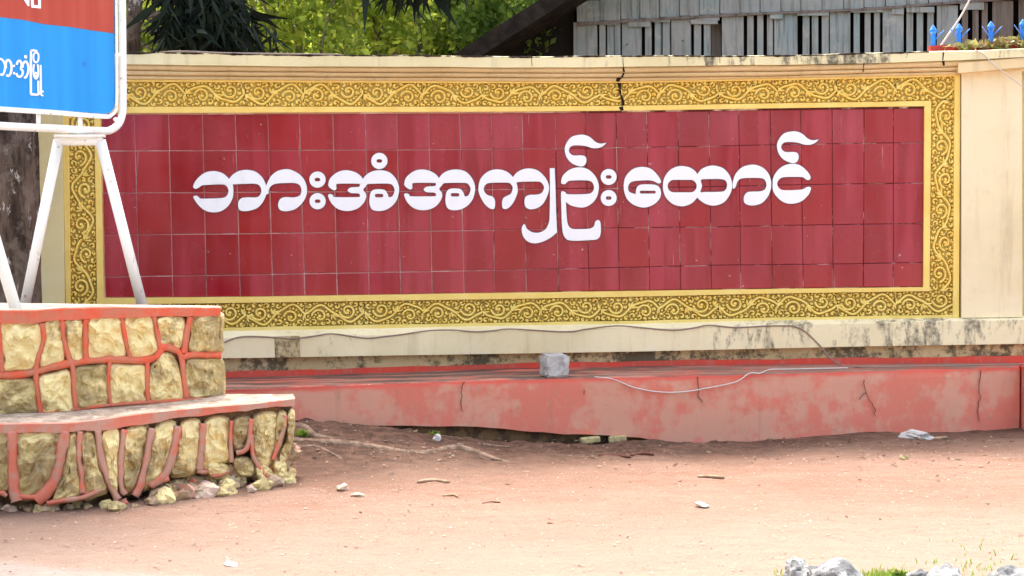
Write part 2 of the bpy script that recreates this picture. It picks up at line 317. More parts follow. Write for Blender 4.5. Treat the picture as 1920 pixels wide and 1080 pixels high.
m = Mat('dark_twig', .85, .2); m.color((.14, .055, .035)); M['twig'] = m.m
m = Mat('brick_fragment', .85, .2); m.color(m.mix(m.rng(m.noise(30, 4), .4, .6), (.50, .42, .20), (.34, .28, .15))); m.bump(m.noise(60, 4), .6, .005); M['frag'] = m.m

m = Mat('red_soil', .95, .1)
n1 = m.noise(.8, 5, .6, (1, 1.6, 1)); n2 = m.noise(11, 6, .7, (1, 1.8, 1)); n3 = m.noise(120, 3, .7); n4 = m.noise(3, 7, .7, (.45, 2.6, 1))
c = m.mix(m.rng(n1, .35, .65), (.33, .205, .145), (.275, .16, .110)); c = m.mix(m.math('MULTIPLY', m.rng(n4, .42, .66), .7), c, (.29, .145, .095))
c = m.mix(m.math('MULTIPLY', m.rng(n2, .45, .75), .45), c, (.40, .26, .20)); c = m.mix(m.math('MULTIPLY', m.rng(n3, .52, .72), .5), c, (.52, .40, .32)); c = m.mix(m.math('MULTIPLY', m.rng(n3, .47, .3), .5), c, (.19, .10, .07))
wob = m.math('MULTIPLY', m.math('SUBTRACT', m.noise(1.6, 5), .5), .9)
near = m.rng(m.math('ADD', m.axis(1), wob), 5.4, 7.3, 1, 0); c = m.mix(m.math('MULTIPLY', near, .75), c, (.35, .252, .190))  # paler soil toward the camera, sunlight put into the colour
shadowed = m.rng(m.math('ADD', m.math('ADD', m.axis(1), m.math('MULTIPLY', m.axis(0), -.28)), wob), 7.2, 8.3, 0, 1); c = m.mix(m.math('MULTIPLY', shadowed, .95), c, m.mix(m.rng(n2, .4, .6), (.20, .11, .075), (.10, .06, .042)))  # brown damp bank, with the shade before the wall painted in
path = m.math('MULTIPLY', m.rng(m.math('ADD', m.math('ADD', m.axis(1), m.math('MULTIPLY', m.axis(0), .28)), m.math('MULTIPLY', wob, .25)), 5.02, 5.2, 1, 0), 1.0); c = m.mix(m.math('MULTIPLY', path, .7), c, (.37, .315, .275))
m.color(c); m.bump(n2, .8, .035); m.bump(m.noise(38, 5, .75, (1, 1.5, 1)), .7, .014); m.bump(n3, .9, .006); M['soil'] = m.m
m = Mat('pebble', .9, .2); ri = m.geo.outputs['Random Per Island']; c = m.mix(m.rng(ri, 0, 1), (.34, .20, .14), (.50, .38, .30)); c = m.mix(m.rng(ri, .8, .84), c, (.16, .09, .06)); m.color(c); M['pebble'] = m.m

# ------------------------------------------------------------------ ground
def sstep(x, a, b): t = np.clip((x-a)/(b-a), 0, 1); return t*t*(3-2*t)
def gz(x, y):
    x = np.asarray(x, float); y = np.asarray(y, float)
    h = .17*sstep(-x, -.1, 1.25)*sstep(y, 7.35, 8.35) - .03*sstep(x, .2, 1.2)*sstep(y, 7.6, 8.7)
    h = h + .012*np.sin(x*1.7+.5)*np.sin(y*1.3) + .006*np.sin(x*5.1+y*2.2)*np.sin(y*4.3-x)
    return h
def axis_pts(lo, hi, step, far, n): 
    a = np.arange(lo, hi+step/2, step); g = np.geomspace(step*2, far, n); return np.concatenate([lo-g[::-1], a, hi+g])
def ghit(u, v):
    r = ray(np.array(float(u)), np.array(float(v))); r = r/r[1]; a, b = 3.0, 14.0
    for _ in range(40):
        m_ = (a+b)/2
        if CAM_H+r[2]*m_ > float(gz(r[0]*m_, m_)): a = m_
        else: b = m_
    return np.array([r[0]*a, a, CAM_H+r[2]*a])
gx = axis_pts(-3.6, 3.6, .03, 150, 30); gy = axis_pts(4.5, 9.4, .025, 150, 30)
GX, GY = np.meshgrid(gx, gy, indexing='ij'); GZ = gz(GX, GY)
inn = (np.abs(GX) < 3.7) & (GY > 4.4) & (GY < 9.5)
l_foot = ext((430, 786), (560, 788), (640, 797), (700, 798), (900, 800), (980, 808), (1080, 815), (1200, 818), (1300, 823), (1500, 823), (1900, 812))
_pu = np.linspace(100, 1912, 60); _pl = on_z(_pu, ext((190, 748), (430, 729), (480, 727), (960, 710.5), (1200, 705.5), (1440, 700), (1640, 694), (1900, 687))(_pu), .36)
_py = np.interp(GX, _pl[:, 0], _pl[:, 1]); _dd = _py-GY; _dd[_dd < -.1] = 9
GZ = GZ - (.028+.02*np.sin(GX*9)*np.sin(GX*23))*sstep(_dd, .09, .0)*sstep(-GX, -1.4, -.5)*(GX > -1.9)
nz = np.zeros(GX.shape); idx = np.argwhere(inn)
for i, j in idx:
    x, y = GX[i, j], GY[i, j]; bk_ = max(0., min(1., 1-(_dd[i, j]-.0)/.9))*(1 if x < .9 else max(0, 1-(x-.9)*1.2)); nz[i, j] = bk_*(.030*mnoise.noise((x*5, y*9, 5))+.016*mnoise.noise((x*14, y*22, 6))+.008*abs(mnoise.noise((x*33, y*45, 6)))) + .010*mnoise.noise((x*4, y*6, 0)) + .005*mnoise.noise((x*13, y*17, 3)) + .0035*mnoise.noise((x*30, y*34, 7))
GZ = GZ + nz
Vg = np.stack([GX, GY, GZ], -1).reshape(-1, 3); n_, m_ = GX.shape
a = (np.arange(n_-1)[:, None]*m_+np.arange(m_-1)[None]).ravel(); Qg = np.stack([a, a+m_, a+m_+1, a+1], 1)
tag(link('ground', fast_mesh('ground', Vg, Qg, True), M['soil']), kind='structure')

# ------------------------------------------------------------------ the sign wall
xs = np.linspace(-5.5, 5.5, 160)
WS = Surf(np.stack([xs, 9.05+.2*(1-(xs/3.1)**2)+.03*xs], 1))
US = np.linspace(-160, 2060, 112)
wall = thing('sign_wall', 'long cream wall with gold carved frame round dark red tiles and white Burmese lettering', 'wall', (0, 9.2, 0))
l_top = ext((240, 101), (300, 100), (480, 103), (960, 107), (1160, 106), (1400, 105.5), (1560, 103), (1740, 98), (1900, 92.5))
def wob(f, a=.7, fr=60, ph=0.0): return lambda u: f(u)+a*np.sin(np.asarray(u)/fr+ph)+a*.6*np.sin(np.asarray(u)/(fr*.37)+ph*2)
l_top = wob(l_top, .5, 70); 
l_c1 = wob(ext((240, 121), (480, 123.5), (960, 126.5), (1200, 125), (1440, 121.5), (1640, 118), (1780, 114), (1900, 108)), .4, 80, 1)
l_c2 = wob(ext((240, 131), (480, 134), (960, 136.5), (1200, 136), (1440, 133), (1640, 129), (1780, 125), (1900, 119)), .3, 60, 2)
l_c3 = wob(ext((240, 140.5), (480, 143), (960, 145), (1200, 145), (1440, 142), (1640, 137), (1780, 133), (1900, 127)), .3, 60, 3)
l_c4 = ext((240, 149.5), (480, 151), (960, 153.5), (1200, 153), (1440, 147.5), (1640, 144), (1790, 141), (1900, 136))
l_f1 = ext((190, 152), (480, 153), (960, 155), (1200, 154), (1440, 149.5), (1640, 146), (1790, 142))       # top frame outer
l_f2 = ext((190, 200), (480, 200), (960, 200), (1200, 198), (1440, 194), (1640, 191), (1733, 189))         # carving -> strip
l_f3 = ext((190, 212), (480, 211), (960, 209), (1200, 207), (1440, 203), (1640, 200), (1733, 199))
l_b3 = ext((190, 559), (480, 556.5), (700, 553), (960, 549), (1200, 545.5), (1440, 542), (1733, 538.5))     # bottom strip top
l_b2 = ext((190, 571), (480, 567.5), (700, 564), (960, 560.5), (1200, 556), (1440, 550.5), (1733, 546))
l_b1 = ext((190, 618), (480, 613.5), (700, 609), (960, 605), (1200, 601.5), (1440, 596), (1790, 590))
l_s0 = ext((190, 624), (480, 620), (700, 616), (960, 610.5), (1200, 607), (1440, 601), (1790, 596), (1900, 595))
l_s1 = wob(ext((190, 636), (480, 632), (700, 627), (960, 620), (1200, 615), (1440, 609), (1790, 601), (1900, 599)), .5, 50)
l_s2 = ext((190, 676), (430, 671.5), (480, 671), (700, 667), (960, 663), (1200, 659), (1440, 653.5), (1640, 649), (1900, 645))
l_r0 = wob(ext((190, 708), (480, 695.5), (700, 690), (960, 682), (1200, 677), (1440, 673.5), (1640, 671), (1900, 668)), .8, 45, 1)
l_r1 = ext((190, 716), (480, 706), (700, 699), (960, 690), (1200, 685.5), (1440, 683), (1640, 681), (1900, 678.5))
O_CORN = .13; O_SILL = .09; O_FR = .022; O_PIL = .05
# core
rows = [(l_top, O_CORN, -.02, -.03), (l_s2, 0, -.02, -.9), (l_s2, 0, -.26, -.9), (l_top, O_CORN, -.26, -.03)]
V, Fc = sweep(WS, US, rows); link('wall_core', mesh('wall_core', V, Fc), M['cream'], wall)
# coping and mouldings
V, Fc = sweep(WS, US, [(l_top, O_CORN, O_CORN, 0), (l_c1, O_CORN, O_CORN, 0), (l_c1, O_CORN, -.01, 0), (l_c1, O_CORN, -.30, 0), (l_top, O_CORN, -.30, .005), (l_top, O_CORN, .0, .018)])
link('coping', mesh('coping', V, Fc), M['coping'], wall)
def roll(lt, lb, o, nm):
    mid = lambda u: (lt(u)+lb(u))/2
    V, Fc = sweep(WS, US, [(lt, o-.012, o-.016, -.0015), (lambda u: lt(u)*.8+lb(u)*.2, o-.003, o-.003, 0), (mid, o, o, 0), (lambda u: lt(u)*.2+lb(u)*.8, o-.006, o-.006, 0), (lb, o-.016, o-.022, .001), (lb, o-.016, -.015, .001), (lt, o, -.015, -.0015)])
    link('moulding', mesh(nm, V, Fc, False), M['mould'], wall)
roll(l_c1, l_c2, .105, 'moulding'); roll(l_c2, l_c3, .080, 'moulding'); roll(l_c3, l_c4, .052, 'moulding')
# right and left pilasters with their own cap
def patch(name, ua0, ub0, ua1, ub1, lt, lb, off, mat, back=-.015, n=6, parent=wall):
    V = []; 
    for k in range(n+1):
        s = k/n; u0 = ua0+(ub0-ua0)*s; u1 = ua1+(ub1-ua1)*s
        p = WS.at(np.array([u0, u1]), np.array([lt(u0), lb(u1)]), off)
        i = np.clip(np.searchsorted(WS.p[:, 0], p[:, 0]), 0, len(WS.p)-1); q = p.copy(); q[:, :2] += WS.n[i]*(back-off)
        V += [p[0], p[1], q[1], q[0]]
    Fc = grid_faces(n+1, 4, True)+[(3, 2, 1, 0), (4*n, 4*n+1, 4*n+2, 4*n+3)]
    return link(name, mesh(name, V, Fc), mat, parent)
patch('pilaster', 1803, 1916, 1803, 1917, L((1800, 135), (1920, 124)), l_s0, O_PIL, M['pilaster'])
patch('pilaster_cap', 1797, 1921, 1797, 1921, L((1800, 118), (1920, 108)), L((1800, 137), (1920, 126)), O_PIL+.07, M['mould'])
patch('pilaster', -120, 117, -120, 122, l_c4, l_s0, O_PIL, M['cream'])
patch('wall_return', 1924, 2060, 1924, 2060, L((1800, 100), (2100, 80)), L((1800, 800), (2100, 800)), -.0, M['cream'], -.02)
# gold frame strips
patch('frame_strip', 177, 1746, 178, 1746, l_f2, l_f3, O_FR+.008, M['gold_strip'], -.01, 40)
patch('frame_strip', 181, 1745, 181, 1745, l_b3, l_b2, O_FR+.008, M['gold_strip'], -.01, 40)
patch('frame_strip', 125, 1790, 125, 1790, wob(lambda u: l_b1(u), .4, 30), lambda u: l_s0(u)+.5, O_FR+.006, M['gold_strip'], -.01, 40)
patch('frame_strip', 119, 1800, 119, 1800, lambda u: l_f1(u)-2.5, lambda u: l_f1(u)+1, O_FR+.010, M['gold_strip'], -.01, 40)
patch('frame_strip', 176.5, 188, 182, 194.5, l_f3, l_b3, O_FR+.006, M['gold_strip'])
patch('frame_strip', 117.5, 128, 124, 133, l_f1, l_s0, O_FR+.012, M['gold_strip'])
patch('frame_strip', 1733.5, 1746, 1731.5, 1743, l_f3, l_b3, O_FR+.006, M['gold_strip'])
patch('frame_strip', 1790, 1800.5, 1787, 1798, l_f1, l_s0, O_FR+.012, M['gold_strip'])
# sill band, dirty footing strip
V, Fc = sweep(WS, US, [(l_s0, .03, .03, 0), (l_s1, O_SILL, O_SILL, 0), (lambda u: l_s1(u)+1.5, O_SILL+.004, O_SILL+.004, 0), (l_s2, O_SILL+.004, O_SILL+.004, 0), (l_s2, O_SILL, -.012, 0), (l_s0, .03, -.012, .01)])
link('sill_band', mesh('sill_band', V, Fc), M['sill'], wall)
V, Fc = sweep(WS, US, [(lambda u: l_s2(u)-3, .035, .035, 0), (lambda u: l_r0(u)+2, .035, .035, 0), (lambda u: l_r0(u)+2, .035, -.03, 0), (lambda u: l_s2(u)-3, .035, -.03, 0)])
link('footing_strip', mesh('footing_strip', V, Fc), M['dirty'], wall)
V, Fc = sweep(WS, US, [(l_r0, .05, .05, 0), (l_r1, .05, .05, 0), (l_r1, .05, .05, -.05), (l_r1, .05, -.03, -.05), (l_r0, .05, -.03, 0)])
link('painted_skirt', mesh('painted_skirt', V, Fc), M['rise'], wall)
# red base plinth
l_p = ext((190, 748), (430, 729), (480, 727), (960, 710.5), (1200, 705.5), (1440, 700), (1640, 694), (1900, 687))
zl = .36; ub = np.linspace(100, 1912, 90); P = on_z(ub, l_p(ub), zl); PS = Surf(P[:, :2])
bk = WS.at(ub, l_r1(ub), .045); V = []
for i in range(len(ub)):
    x, y = P[i, :2]; n = PS.n[i]; w1 = .004*mnoise.noise((x*3, 0, 1)); zt = zl+.004*mnoise.noise((x*6, 4, 1)); zb = bk[i, 2]-.002
    V += [(x+n[0]*w1, y+n[1]*w1, zt-.006), (x-n[0]*.01, y-n[1]*.01, zt), (bk[i, 0], bk[i, 1], zb)]
me = mesh('plinth_ledge', V, grid_faces(len(ub), 3)); link('plinth_ledge', me, M['ledge'], wall)
V = []; nz_ = 12
for i in range(len(ub)):
    x, y = P[i, :2]; n = PS.n[i]
    for k in range(nz_):
        zbt = float(PS.at(ub[i], l_foot(ub[i]), 0.)[2])+.008*mnoise.noise((x*9, 1, 1))+.005*mnoise.noise((x*25, 1, 1)); zbt -= max(0, ub[i]-1150)*.00022; z = (zl-.0062+.004*mnoise.noise((x*6, 4, 1)))*(1-k/(nz_-1)) + zbt*k/(nz_-1); w1 = .004*mnoise.noise((x*3, 0, 1)) + (.005*mnoise.noise((x*2.2, z*4, 5)) if k else 0)
        V.append((x+n[0]*w1, y+n[1]*w1, z))
x, y = P[-1, :2]; b = len(V)
for k in range(nz_):
    z = zl*(1-k/(nz_-1)) - .15*k/(nz_-1); V.append((x+.03, y+.5, z))
Fc = grid_faces(len(ub)+1, nz_)
link('plinth_face', mesh('plinth_face', V, Fc), M['plinth'], wall)
V = []
for i in range(len(ub)):
    x, y = P[i, :2]; n = PS.n[i]
    for z, o_ in ((.25, -.05), (-.2, -.05)): V.append((x+n[0]*o_, y+n[1]*o_, z))
link('footing', mesh('footing', V, grid_faces(len(ub), 2)), M['core'], wall)
V = []
for u0, u1 in ((1920, 2080),):   # neighbouring gate post base
    pass
mb = MB(); mb.box((3.31, 9.2, .0), (.42, .7, .715)); mb.build('gatepost_base', M['plinth'], wall)
# tiles
ct = [190, 252, 316, 380, 441, 502, 561, 624, 685, 744, 804, 862, 921, 979, 1041, 1097, 1155, 1212.5, 1271, 1329, 1385, 1444, 1501, 1560, 1620, 1675, 1732.5]
cb = [197, 261, 324, 387, 450, 511, 571, 632, 692, 751, 810, 870, 928, 987, 1047, 1104.5, 1161, 1218, 1276, 1334, 1389, 1448, 1506, 1562, 1619, 1675, 1731]
rw = [ext((190, 215), (480, 214), (960, 212), (1200, 210), (1440, 206), (1733, 202.5)),
      ext((200, 283), (480, 282), (760, 281), (1000, 279), (1160, 277), (1300, 275), (1500, 270.5), (1733, 267)),
      ext((200, 362), (480, 360), (740, 359), (900, 355.5), (1160, 353), (1300, 351), (1500, 346.5), (1733, 343)),
      ext((200, 440.5), (480, 438), (740, 434), (1000, 430.5), (1160, 427.5), (1340, 425.5), (1500, 422.5), (1733, 419)),
      ext((200, 519), (400, 516), (600, 512.5), (800, 509), (1160, 502), (1340, 497.5), (1600, 495), (1733, 492)),
      ext((190, 558), (480, 556), (700, 552.5), (960, 548), (1200, 544.5), (1440, 541), (1733, 537.5))]
def colu(i, v): return ct[i]+(cb[i]-ct[i])*(v-215)/(530-215)
patch('tile_bed', 186, 1736, 190, 1735, l_f3, l_b3, -.003, M['grout'], -.018, 40)
for i in range(26):
    for j in range(5):
        g = .7+.5*(i < 12)*random.random(); V = []; q = []
        for a, b in ((0, 0), (1, 0), (1, 1), (0, 1)):
            u = (colu(i, 0)+colu(i+1, 0))/2; v = float(rw[j+b](u)); u = colu(i+a, v); v = float(rw[j+b](u)); q.append([u+(g if a == 0 else -g)*.8, v+(g if b == 0 else -g)*.8])
        q = np.array(q); cen = q.mean(0); rx, rz_ = np.clip(random.gauss(0, .0012), -.0022, .0022), np.clip(random.gauss(0, .0012), -.0022, .0022); lift = random.random()*.0015
        if random.random() < .2: lift += .002
        offs_ = [lift+.004 - rx+rz_, lift+.004+rx+rz_, lift+.004+rx-rz_, lift+.004-rx-rz_]
        qi = cen+(q-cen)*(1-2.0/np.maximum(np.abs(q-cen)*2, 8))
        for k in range(4): V.append(WS.at(q[k, 0], q[k, 1], -.010))
        for k in range(4): V.append(WS.at(q[k, 0], q[k, 1], offs_[k]-.0015))
        for k in range(4): V.append(WS.at(qi[k, 0], qi[k, 1], offs_[k]))
        Fc = [(8, 9, 10, 11)[::-1]]
        for k in range(4): k2 = (k+1) % 4; Fc += [(k, k2, 4+k2, 4+k)[::-1], (4+k, 4+k2, 8+k2, 8+k)[::-1]]
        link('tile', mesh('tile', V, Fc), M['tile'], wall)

# letters -----------------------------------------------------------
def slot(cx, cy, hx, hy, n=6):
    P = []; r = min(hx, hy)
    for sx, sy, a0 in ((1, 1, 0), (-1, 1, 90), (-1, -1, 180), (1, -1, 270)):
        for k in range(n+1):
            t = math.radians(a0+90*k/n); P.append((cx+sx*(hx-r)+r*math.cos(t), cy+sy*(hy-r)+r*math.sin(t)))
    return np.array(P)
def ell(cx, cy, rx, ry=None, n=36): ry = ry or rx; t = np.linspace(0, 2*np.pi, n, endpoint=False); return np.stack([cx+rx*np.cos(t), cy+ry*np.sin(t)], 1)
def fill(name, contours, S, off, thick, mat, parent, edge=None):
    cu = bpy.data.curves.new(name, 'CURVE'); cu.dimensions = '2D'; cu.fill_mode = 'BOTH'; cu.extrude = .5
    c0 = np.mean(contours[0], 0)
    for P in contours:
        s = cu.splines.new('POLY'); s.points.add(len(P)-1); s.use_cyclic_u = True
        for k, p in enumerate(P): s.points[k].co = (p[0]-c0[0], -(p[1]-c0[1]), 0, 1)
    tmp = bpy.data.objects.new('tmp', cu); C.objects.link(tmp); dg = bpy.context.evaluated_depsgraph_get()
    me = bpy.data.meshes.new_from_object(tmp.evaluated_get(dg)); bpy.data.objects.remove(tmp); bpy.data.curves.remove(cu)
    co = np.empty(len(me.vertices)*3); me.vertices.foreach_get('co', co); co = co.reshape(-1, 3)
    o_ = np.where(co[:, 2] > 0, off+thick, off); W = S.at(co[:, 0]+c0[0], c0[1]-co[:, 1], o_)
    me.vertices.foreach_set('co', W.ravel()); me.update(); me.name = name
    me.materials.clear(); me.materials.append(mat)
    if edge:
        me.materials.append(edge)
        for p in me.polygons:
            z = [co[v, 2] for v in p.vertices]
            if max(z)-min(z) > .5: p.material_index = 1
    return link(name, me, None, parent)
def T(ox, oy, P, s=4.0, dx=0, dy=0): return np.array([(ox+p[0]/s+dx, oy+p[1]/s+dy) + tuple(p[2:]) if len(p) == 2 else (ox+p[0]/s+dx, oy+p[1]/s+dy, p[2]) for p in P], dtype=object)
def outline(ox, oy, P, dx=0, dy=0): return cr([(ox+p[0]/4+dx, oy+p[1]/4+dy)+tuple(p[2:]) for p in P], 5, True)
def sh(A, ox, oy, dx=0, dy=0): return np.stack([ox+A[:, 0]/4+dx, oy+A[:, 1]/4+dy], 1)
A_ = (340, 270); B_ = (740, 230); G_ = (1140, 230)
bha = [(88, 322), (100, 288), (135, 245), (185, 212), (245, 203), (300, 215), (335, 238), (358, 262, 1), (385, 230), (430, 203), (490, 194), (550, 205), (600, 242), (628, 290), (640, 335), (635, 385), (605, 445), (560, 485), (490, 503), (440, 497), (425, 465), (430, 430), (455, 405), (500, 400), (560, 400), (588, 385), (600, 350), (588, 315), (555, 298), (480, 299), (386, 303, 1), (390, 335), (386, 400), (355, 460), (305, 500), (245, 513), (180, 500), (130, 460), (100, 420), (90, 396), (108, 387), (126, 394), (142, 408), (180, 410), (300, 405), (338, 390), (354, 352), (338, 315), (300, 303), (180, 308), (150, 313), (130, 328), (105, 336)]
aa = [(627, 376), (652, 372), (657, 340), (680, 310), (720, 296), (780, 293), (850, 293), (888, 310), (901, 350), (888, 385), (845, 400), (780, 398), (745, 410), (728, 440), (728, 475), (748, 498), (790, 504), (850, 490), (900, 450), (932, 400), (943, 350), (932, 290), (900, 240), (850, 205), (790, 188), (720, 203), (670, 245), (642, 300), (630, 340)]
aletter = [(1102, 300), (1115, 260), (1150, 225), (1195, 202), (1245, 197), (1300, 210), (1340, 235), (1362, 262, 1), (1390, 228), (1440, 203), (1500, 197), (1560, 212), (1605, 255), (1630, 310), (1632, 360), (1615, 420), (1580, 465), (1530, 495), (1475, 503), (1430, 490), (1412, 450), (1412, 400), (1422, 360), (1447, 342), (1490, 339), (1525, 345), (1545, 370), (1555, 399, 1), (1582, 392), (1599, 350), (1588, 315), (1555, 298), (1440, 298), (1397, 302), (1382, 320), (1366, 338), (1368, 352), (1383, 370), (1386, 400), (1365, 445), (1320, 485), (1250, 503), (1180, 490), (1130, 450), (1105, 405), (1102, 382), (1118, 375), (1140, 385), (1155, 398), (1320, 398), (1338, 392), (1338, 378), (1320, 370), (1275, 368), (1250, 355), (1250, 340), (1275, 325), (1325, 322), (1338, 315), (1338, 303), (1320, 298), (1180, 298), (1162, 310), (1163, 335), (1150, 348), (1130, 340), (1106, 320)]
ka = [(628, 490), (640, 430), (675, 385), (720, 358), (775, 350), (830, 362), (865, 385), (888, 408, 1), (915, 375), (960, 350), (1010, 343), (1070, 357), (1120, 400), (1150, 450), (1158, 500), (1140, 560), (1110, 610), (1070, 640), (1020, 650), (985, 635), (973, 600), (980, 560), (1010, 542), (1060, 540), (1100, 528), (1120, 490), (1105, 455), (1070, 442), (935, 445), (914, 453, 1), (922, 490), (920, 530), (895, 590), (865, 630), (835, 648), (810, 640), (805, 600), (815, 565), (850, 545), (873, 530), (885, 490), (870, 460), (840, 450), (715, 452), (683, 465), (668, 495), (678, 525), (702, 545), (737, 556), (752, 585), (752, 625), (742, 648), (713, 643), (675, 610), (645, 560), (630, 520)]
ya = [(1163, 342, 1), (1200, 341, 1), (1206, 500), (1212, 700), (1219, 822, 1), (1170, 862), (1110, 893), (1050, 905), (1000, 892), (965, 855), (952, 800), (965, 764), (979, 766), (992, 795), (1030, 820), (1080, 825), (1130, 800), (1156, 750), (1162, 690), (1165, 500)]
nya = [(1248, 445), (1260, 400), (1300, 360), (1345, 340), (1395, 335), (1450, 350), (1500, 395), (1527, 450), (1530, 500), (1515, 560), (1480, 605), (1430, 633), (1380, 635), (1320, 620), (1284, 594, 1), (1290, 700), (1300, 765), (1328, 794), (1380, 798), (1460, 795), (1493, 777), (1505, 742), (1525, 730), (1543, 750), (1545, 830), (1522, 872), (1460, 881), (1330, 885), (1280, 865), (1257, 800), (1250, 640), (1248, 530), (1260, 514), (1280, 522), (1302, 537), (1440, 535), (1482, 520), (1495, 485), (1480, 447), (1440, 433), (1320, 435), (1295, 445), (1278, 460), (1256, 460)]
asat = [(1395, 90), (1330, 105), (1290, 150), (1275, 200), (1290, 260), (1330, 305), (1390, 328), (1425, 318), (1438, 285), (1430, 255), (1400, 245), (1340, 245), (1312, 225), (1308, 200), (1325, 177), (1360, 170), (1430, 175), (1480, 190), (1530, 190), (1568, 172), (1588, 150, 1), (1542, 157), (1505, 143), (1470, 112), (1435, 95)]
ee = [(118, 470), (130, 410), (170, 360), (215, 337), (265, 332), (320, 345), (365, 385), (395, 430), (395, 450), (375, 455), (345, 440), (300, 432), (200, 438), (163, 455), (150, 490), (162, 520), (207, 536, 1), (215, 490), (245, 465), (330, 463), (375, 475), (396, 510), (392, 560), (355, 605), (300, 632), (250, 635), (190, 615), (145, 575), (122, 520)]
tha = [(412, 475), (420, 420), (455, 365), (500, 335), (550, 325), (610, 335), (650, 360), (670, 386, 1), (700, 350), (745, 328), (795, 322), (860, 340), (905, 385), (928, 440), (928, 500), (905, 555), (865, 600), (800, 622), (740, 612), (700, 590), (668, 562, 1), (640, 595), (600, 618), (550, 627), (490, 612), (440, 570), (417, 520)]
aa2 = [(935, 490), (949, 492), (960, 475), (968, 448), (992, 422), (1040, 415), (1140, 415), (1176, 430), (1188, 465), (1176, 500), (1140, 515), (1075, 517), (1040, 525), (1020, 555), (1020, 595), (1045, 615), (1090, 621), (1150, 605), (1195, 560), (1220, 500), (1223, 440), (1205, 385), (1165, 340), (1110, 317), (1060, 317), (1005, 335), (960, 380), (938, 435)]
nga = [(1235, 465), (1240, 410), (1275, 355), (1325, 320), (1385, 308), (1440, 320), (1490, 360), (1517, 400), (1515, 425), (1495, 430), (1475, 418), (1450, 408), (1330, 408), (1290, 420), (1270, 450), (1275, 480), (1300, 502), (1350, 507), (1440, 503), (1470, 495), (1490, 483), (1515, 482), (1522, 500), (1500, 545), (1450, 590), (1385, 608), (1320, 598), (1265, 555), (1238, 510)]
dot = lambda cx, cy, o, r=61, hx=21, hy=13: [sh(ell(cx, cy, r), *o), sh(slot(cx, cy, hx, hy), *o)]
LET = [[outline(*A_, bha)], [outline(*A_, aa)], dot(1021, 267, A_), dot(1022, 429, A_),
       [outline(*A_, aletter), sh(slot(1483, 387, 32, 13), *A_)], dot(1485, 127, A_),
       [outline(*A_, aletter, 142.5, -1.5), sh(slot(1483, 387, 32, 13), *A_, 142.5, -1.5)],
       [outline(*B_, ka)], [outline(*B_, ya)], [outline(*B_, nya)], [outline(*B_, asat)], dot(1605, 407, B_, 60), dot(1605, 565, B_, 60),
       [outline(*G_, ee), sh(slot(298, 521, 60, 11), *G_)],
       [outline(*G_, tha), sh(slot(556, 476, 109, 47), *G_), outline(*G_, [(697, 432), (730, 424), (850, 424), (885, 440), (893, 472), (880, 505), (845, 518), (730, 520), (694, 520), (705, 475)])],
       [outline(*G_, aa2)], [outline(*G_, nga)], [outline(*B_, asat, 398, -6.3)]]
def grow(P, d):
    a = np.roll(P, -1, 0)-np.roll(P, 1, 0); a /= np.linalg.norm(a, axis=1)[:, None]+1e-9; n = np.stack([a[:, 1], -a[:, 0]], 1)
    ar = .5*np.sum(P[:, 0]*np.roll(P[:, 1], -1)-np.roll(P[:, 0], -1)*P[:, 1]); return P+n*d*(1 if ar > 0 else -1)
for k, cts in enumerate(LET):
    cts = [np.array(c_, float) for c_ in cts]
    fill('letter', cts, WS, .0095+.0002*(k % 4), .006, M['letter'], wall, M['letter_edge'])
    fill('letter_outline', [grow(c_, 1.0 if i_ == 0 else -1.0) for i_, c_ in enumerate(cts)], WS, .0062+.0002*(k % 4), .002, M['letter_edge'], wall)  # dark outline, drawn slightly wider than each letter

